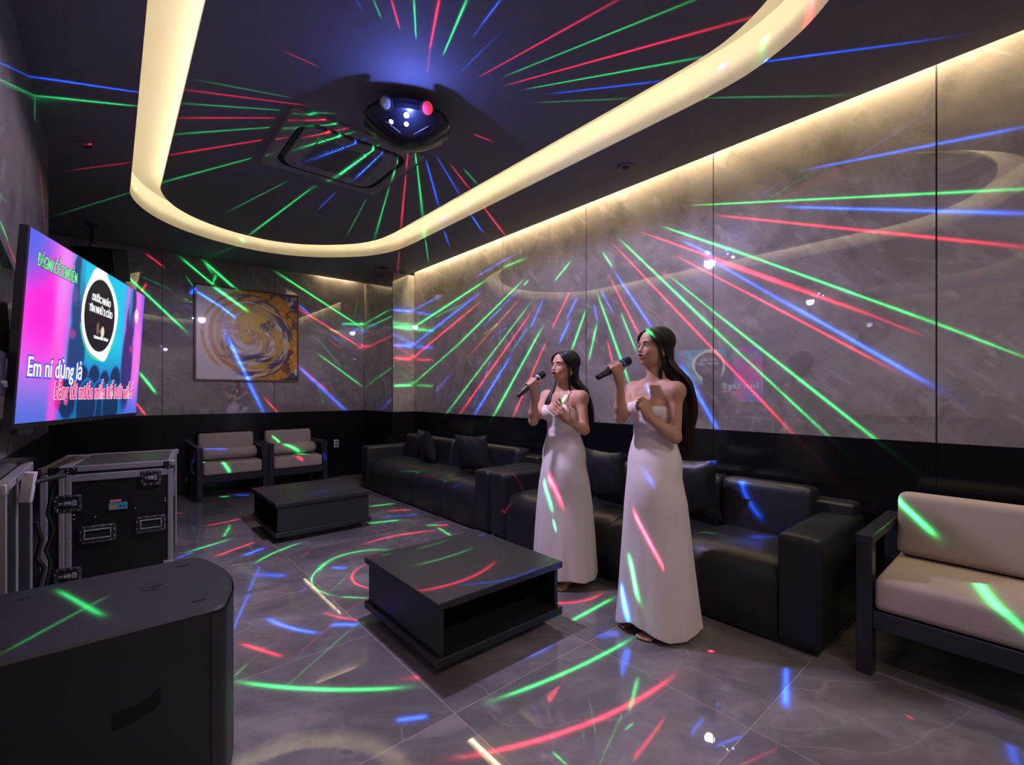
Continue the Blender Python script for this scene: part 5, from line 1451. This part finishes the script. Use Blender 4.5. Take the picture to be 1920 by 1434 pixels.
    capf.ell(H(.075, 0, -.035), np.array((.065, .085, .105))*S_, RH, .01, 'c'); 
    capf.cap(H(-.045, .02, .0), H(-.060, .022, -.10), .060*S_, .052*S_, .03); capf.cap(H(-.045, -.02, .0), H(-.060, -.015, -.10), .058*S_, .045*S_, .03)
    Vc, Fc = capf.mesh(2); mb.add([L(v) for v in Vc], [tuple(q) for q in Fc.tolist()])
    lo_ = b0+np.array((-.35, -.35, 1.05*s)); capf = Field(lo_, lo_+np.array((.7, .7, .45*s)), .005)
    capf.cap(H(-.060, .018, -.085), B(-.100, .085, 1.32), .046*S_, .040, .03); capf.cap(B(-.100, .085, 1.32), B(-.132, .100, 1.20), .038, .030, .03); capf.cap(B(-.132, .100, 1.20), B(-.128, .105, 1.10), .028, .012, .02)
    Vc, Fc = capf.mesh(2); mb.add([L(v) for v in Vc], [tuple(q) for q in Fc.tolist()])
    mb.build('hair', hr['mat'], root, 80)
    return root, H, B, L

def microphone(tail, head, label, ringm):
    t = np.array(tail); d = np.array(head)-t; Ln = np.linalg.norm(d)
    q = Vector(d).to_track_quat('Z', 'Y').to_matrix().to_4x4()
    r = thing('microphone', label, 'microphone', tuple(t)); 
    MB().lathe([(0, 0), (.0135, 0), (.015, .004), (.015, .030), (.0165, .034), (.0175, .06), (.0195, Ln-.075), (.0215, Ln-.062)], 24, 0, q).build('handle', M['plastic'], r)
    MB().lathe([(.0215, Ln-.062), (.0245, Ln-.060), (.0245, Ln-.050), (.0215, Ln-.048)], 24, 0, q).build('colour_ring', ringm, r)
    MB().lathe([(.0215, Ln-.050), (.024, Ln-.044), (.0252, Ln-.030), (.0252, Ln-.012), (.023, Ln-.004), (.016, Ln+.002), (0, Ln+.004)], 24, 0, q).build('grille_head', mat('mic_mesh', (.03, .03, .032), .4, metal=.6, bump=(700, .8)), r)
    MB().box((-.004, -.0205, Ln-.13), (.004, -.016, Ln-.105), .001, 1, M=q).build('switch', M['alu'], r)
    return r

# ---------------- right-hand singer (strapless dress)
bR = spot_(1225, 737, 2.53); bR[2] = 0
fR = (-.976, .217); lR = np.array((-fR[1]*1., fR[0], 0)); lR = np.array((-.217, -.976, 0)); fR3 = np.array((-.976, .217, 0)); 
hR = 1.0
BR = lambda a, b, z: bR+fR3*a+lR*b+np.array((0, 0, z*hR))
micR = (spot_(1120, 708, 2.40), spot_(1180, 675, 2.50))
headR = spot_(1227, 651, 2.53)
micax = unit(micR[1]-micR[0])
PR = dict(lo=bR+np.array((-.50, -.42, -.01)), hi=bR+np.array((.30, .40, 1.68)), h=.0033, ht=hR, face=fR3,
    shL=BR(-.01, .150, 1.283), shR=BR(.0, -.150, 1.290), elL=spot_(1266, 820, 2.37), wrL=spot_(1217, 783, 2.37), elR=spot_(1164, 783, 2.52), wrR=spot_(1162, 716, 2.44),
    head=headR, hface=(-.930, .367, 0), tilt=.02, hs=.93, mouth=.0035, gaze=(-.85, .5, .05),
    handR=dict(type='grip', mic=micR, ctr=micR[0]+micax*.115, kn=unit(-FW*.75+np.array((0, 0, .55))-RT*.3), span=(.030, .012, -.006, -.023), r=.0185, turn=-1, tsgn=1),
    handL=dict(type='open', dir=unit(spot_(1203, 746, 2.37)-spot_(1217, 783, 2.37)), palm=np.array((.3, .9, 0.05)), side=-1,
               curl=((60, 75, 50), (68, 80, 50), (72, 80, 50), (75, 80, 50)), thumb=((.75, .45, .5, .042), (.9, .05, .45, .030), (.85, -.2, .5, .024))),
    dress=dict(lo=bR+np.array((-.30, -.30, -.01)), hi=bR+np.array((.30, .30, 1.30)), h=.0042,
        rings=[(1.04, .070, 0), (.99, .100, .0), (.92, .124, 0), (.82, .144, .003), (.68, .165, .010), (.52, .178, .012), (.37, .190, .014), (.18, .205, .018), (.0, .222, .022)], hem=.022, notch=.05, ph=.6,
        neck=lambda la, lb: 1.222-.20*np.clip(lb, 0, .14)+.10*np.clip(la, -.1, .06)+.01*np.cos(lb*40)*(la > 0)),
    hair=dict(seed=3, n=720, ph0=60, wave=.012, mat=HAIRB, drop=None))
def dropR(H, B, phi, rnd):
    a = abs(math.degrees(phi)); s = 1 if phi > 0 else -1; u = rnd.uniform(-1, 1); v = rnd.uniform(-1, 1)
    if s > 0 and a < 74:      # front lock curling beside the cheek and neck
        return [H(.012+.004*u, .082, -.045), H(-.004+.006*u, .080+.005*v, -.095), H(.004+.005*u, .070, -.140), H(-.002+.005*u, .066, -.175-.02*rnd.random())]
    if s < 0 and a < 70:
        return [H(-.02, -.078, -.05), H(-.05, -.068, -.11), B(-.09+.01*u, -.045+.02*v, 1.31), B(-.12+.01*u, -.02+.03*v, 1.20)]
    w_ = (a-60)/120
    y0 = s*(.082-.04*w_); 
    end = rnd.uniform(.95, 1.10)
    return [H(-.030-.055*w_+.008*u, y0, -.055), H(-.050-.050*w_+.01*u, s*.086*(1-.35*w_)+.010+.010*v, -.115),
            B(-.090-.03*w_+.012*u, .070+.075*s*(1-.4*w_)+.028*v, 1.33), B(-.135+.012*u, .085+.055*s+.025*v, 1.20), B(-.135+.015*u, .090+.035*s+.02*v, 1.08), B(-.125+.02*u, .100+.03*s+.02*v, end-.05)]
PR['hair']['drop'] = dropR
build_person('person', 'woman on the right in a strapless long white dress, singing into a microphone', bR, 2.53, PR)
blue_ring = mat('blue_ring', (.02, .20, .65), .4); silver_ring = mat('silver_blue_ring', (.35, .45, .60), .3, metal=.5)
microphone(micR[0], micR[1], 'black microphone with a bright blue ring, held by the woman on the right', blue_ring)

# ---------------- left-hand singer (thin straps)
bL = spot_(1056, 737, 3.15); bL[2] = 0
fL3 = np.array((-.998, -.055, 0)); lL = np.array((.055, -.998, 0)); hL = .965
BL = lambda a, b, z: bL+fL3*a+lL*b+np.array((0, 0, z*hL))
micL = (spot_(971, 743, 2.98), spot_(1020, 699, 3.06)); axL = unit(micL[1]-micL[0])
PL_ = dict(lo=bL+np.array((-.48, -.42, -.01)), hi=bL+np.array((.30, .40, 1.62)), h=.0034, ht=hL, face=fL3,
    shL=BL(-.01, .146, 1.285), shR=BL(.0, -.146, 1.290), elL=spot_(1096, 806, 2.97), wrL=spot_(1066, 788, 2.90), elR=spot_(1000, 789, 3.10), wrR=spot_(1002, 741, 3.02),
    head=spot_(1058, 687, 3.15), hface=(-.985, .10, 0), tilt=.05, hs=.93, mouth=.011, gaze=(-.95, .2, .1),
    handR=dict(type='grip', mic=micL, ctr=micL[0]+axL*.125, kn=unit(-FW*.75+np.array((0, 0, .5))-RT*.35), span=(.028, .010, -.008, -.025), r=.0185, turn=-1, tsgn=1),
    handL=dict(type='open', dir=unit(spot_(1046, 768, 2.90)-spot_(1066, 788, 2.90)), palm=np.array((.35, .75, .5)), side=-1, fan=.5,
               curl=((18, 25, 15), (22, 30, 18), (28, 35, 20), (35, 38, 22)), thumb=((.6, .7, .35, .042), (.8, .35, .3, .030), (.9, .1, .3, .024))),
    dress=dict(lo=bL+np.array((-.30, -.30, -.01)), hi=bL+np.array((.30, .30, 1.28)), h=.0044,
        rings=[(1.0, .070, 0), (.95, .102, .0), (.88, .126, 0), (.78, .150, .004), (.66, .172, .006), (.50, .190, .007), (.34, .203, .008), (.18, .214, .008), (.0, .224, .010)], hem=.055, notch=.03, ph=2.2,
        neck=lambda la, lb: np.where(la > -.02, 1.198-.075*np.clip(1-np.abs(lb)/.075, 0, 1)-.35*np.clip(np.abs(lb)-.085, 0, .1), 1.12),
        straps=[lambda B: [B(.085, .070, 1.232), B(.075, .078, 1.27), B(.035, .085, 1.325), B(-.02, .085, 1.335), B(-.075, .08, 1.27), B(-.09, .075, 1.16)],
                lambda B: [B(.085, -.070, 1.232), B(.075, -.078, 1.27), B(.035, -.085, 1.325), B(-.02, -.085, 1.335), B(-.075, -.08, 1.27), B(-.09, -.075, 1.16)]]),
    hair=dict(seed=5, n=720, ph0=57, wave=.003, mat=HAIRK, drop=None))
def dropL(H, B, phi, rnd):
    a = abs(math.degrees(phi)); s = 1 if phi > 0 else -1; u = rnd.uniform(-1, 1); v = rnd.uniform(-1, 1)
    if s > 0 and a < 70:
        return [H(.020+.004*u, .080, -.05), H(.018+.005*u, .080, -.10), H(.008+.006*u, .078, -.15), H(-.004+.006*u, .078, -.19-.02*rnd.random())]
    if s < 0 and a < 75:
        return [H(.015, -.080, -.05), H(.01, -.078, -.11), B(.07+.01*u, -.070+.02*v, 1.27), B(.090+.01*u, -.072+.02*v, 1.21)]
    w_ = (a-57)/123; end = rnd.uniform(1.02, 1.16)
    return [H(-.02-.065*w_+.006*u, s*(.084-.035*w_), -.055), H(-.035-.06*w_+.008*u, s*.080*(1-.5*w_)+.006*v, -.115),
            B(-.095-.02*w_+.010*u, .035+.085*s*(1-.5*w_)+.015*v, 1.315), B(-.125+.012*u, .065+.065*s+.015*v, 1.235), B(-.130+.012*u, .085+.055*s+.015*v, end)]
PL_['hair']['drop'] = dropL
rootL, HL, BLf, LL = build_person('person', 'woman on the left in a long white dress with thin straps, singing into a microphone', bL, 3.15, PL_)
microphone(micL[0], micL[1], 'black microphone with a silver and blue ring, held by the woman on the left', silver_ring)
wv = PL_['wrL']+(PL_['elL']-PL_['wrL'])*.06; axw = unit(PL_['elL']-PL_['wrL']); uu = unit(np.cross(axw, (0, 0, 1))); vv = np.cross(axw, uu)
MB().tube([LL(wv+(uu*math.cos(a)+vv*math.sin(a))*.0255) for a in np.linspace(0, 2*PI, 24, endpoint=False)], .0014, 5, close=True).build('bracelet', mat('gold', (.8, .55, .2), .25, metal=1.), rootL, 80)
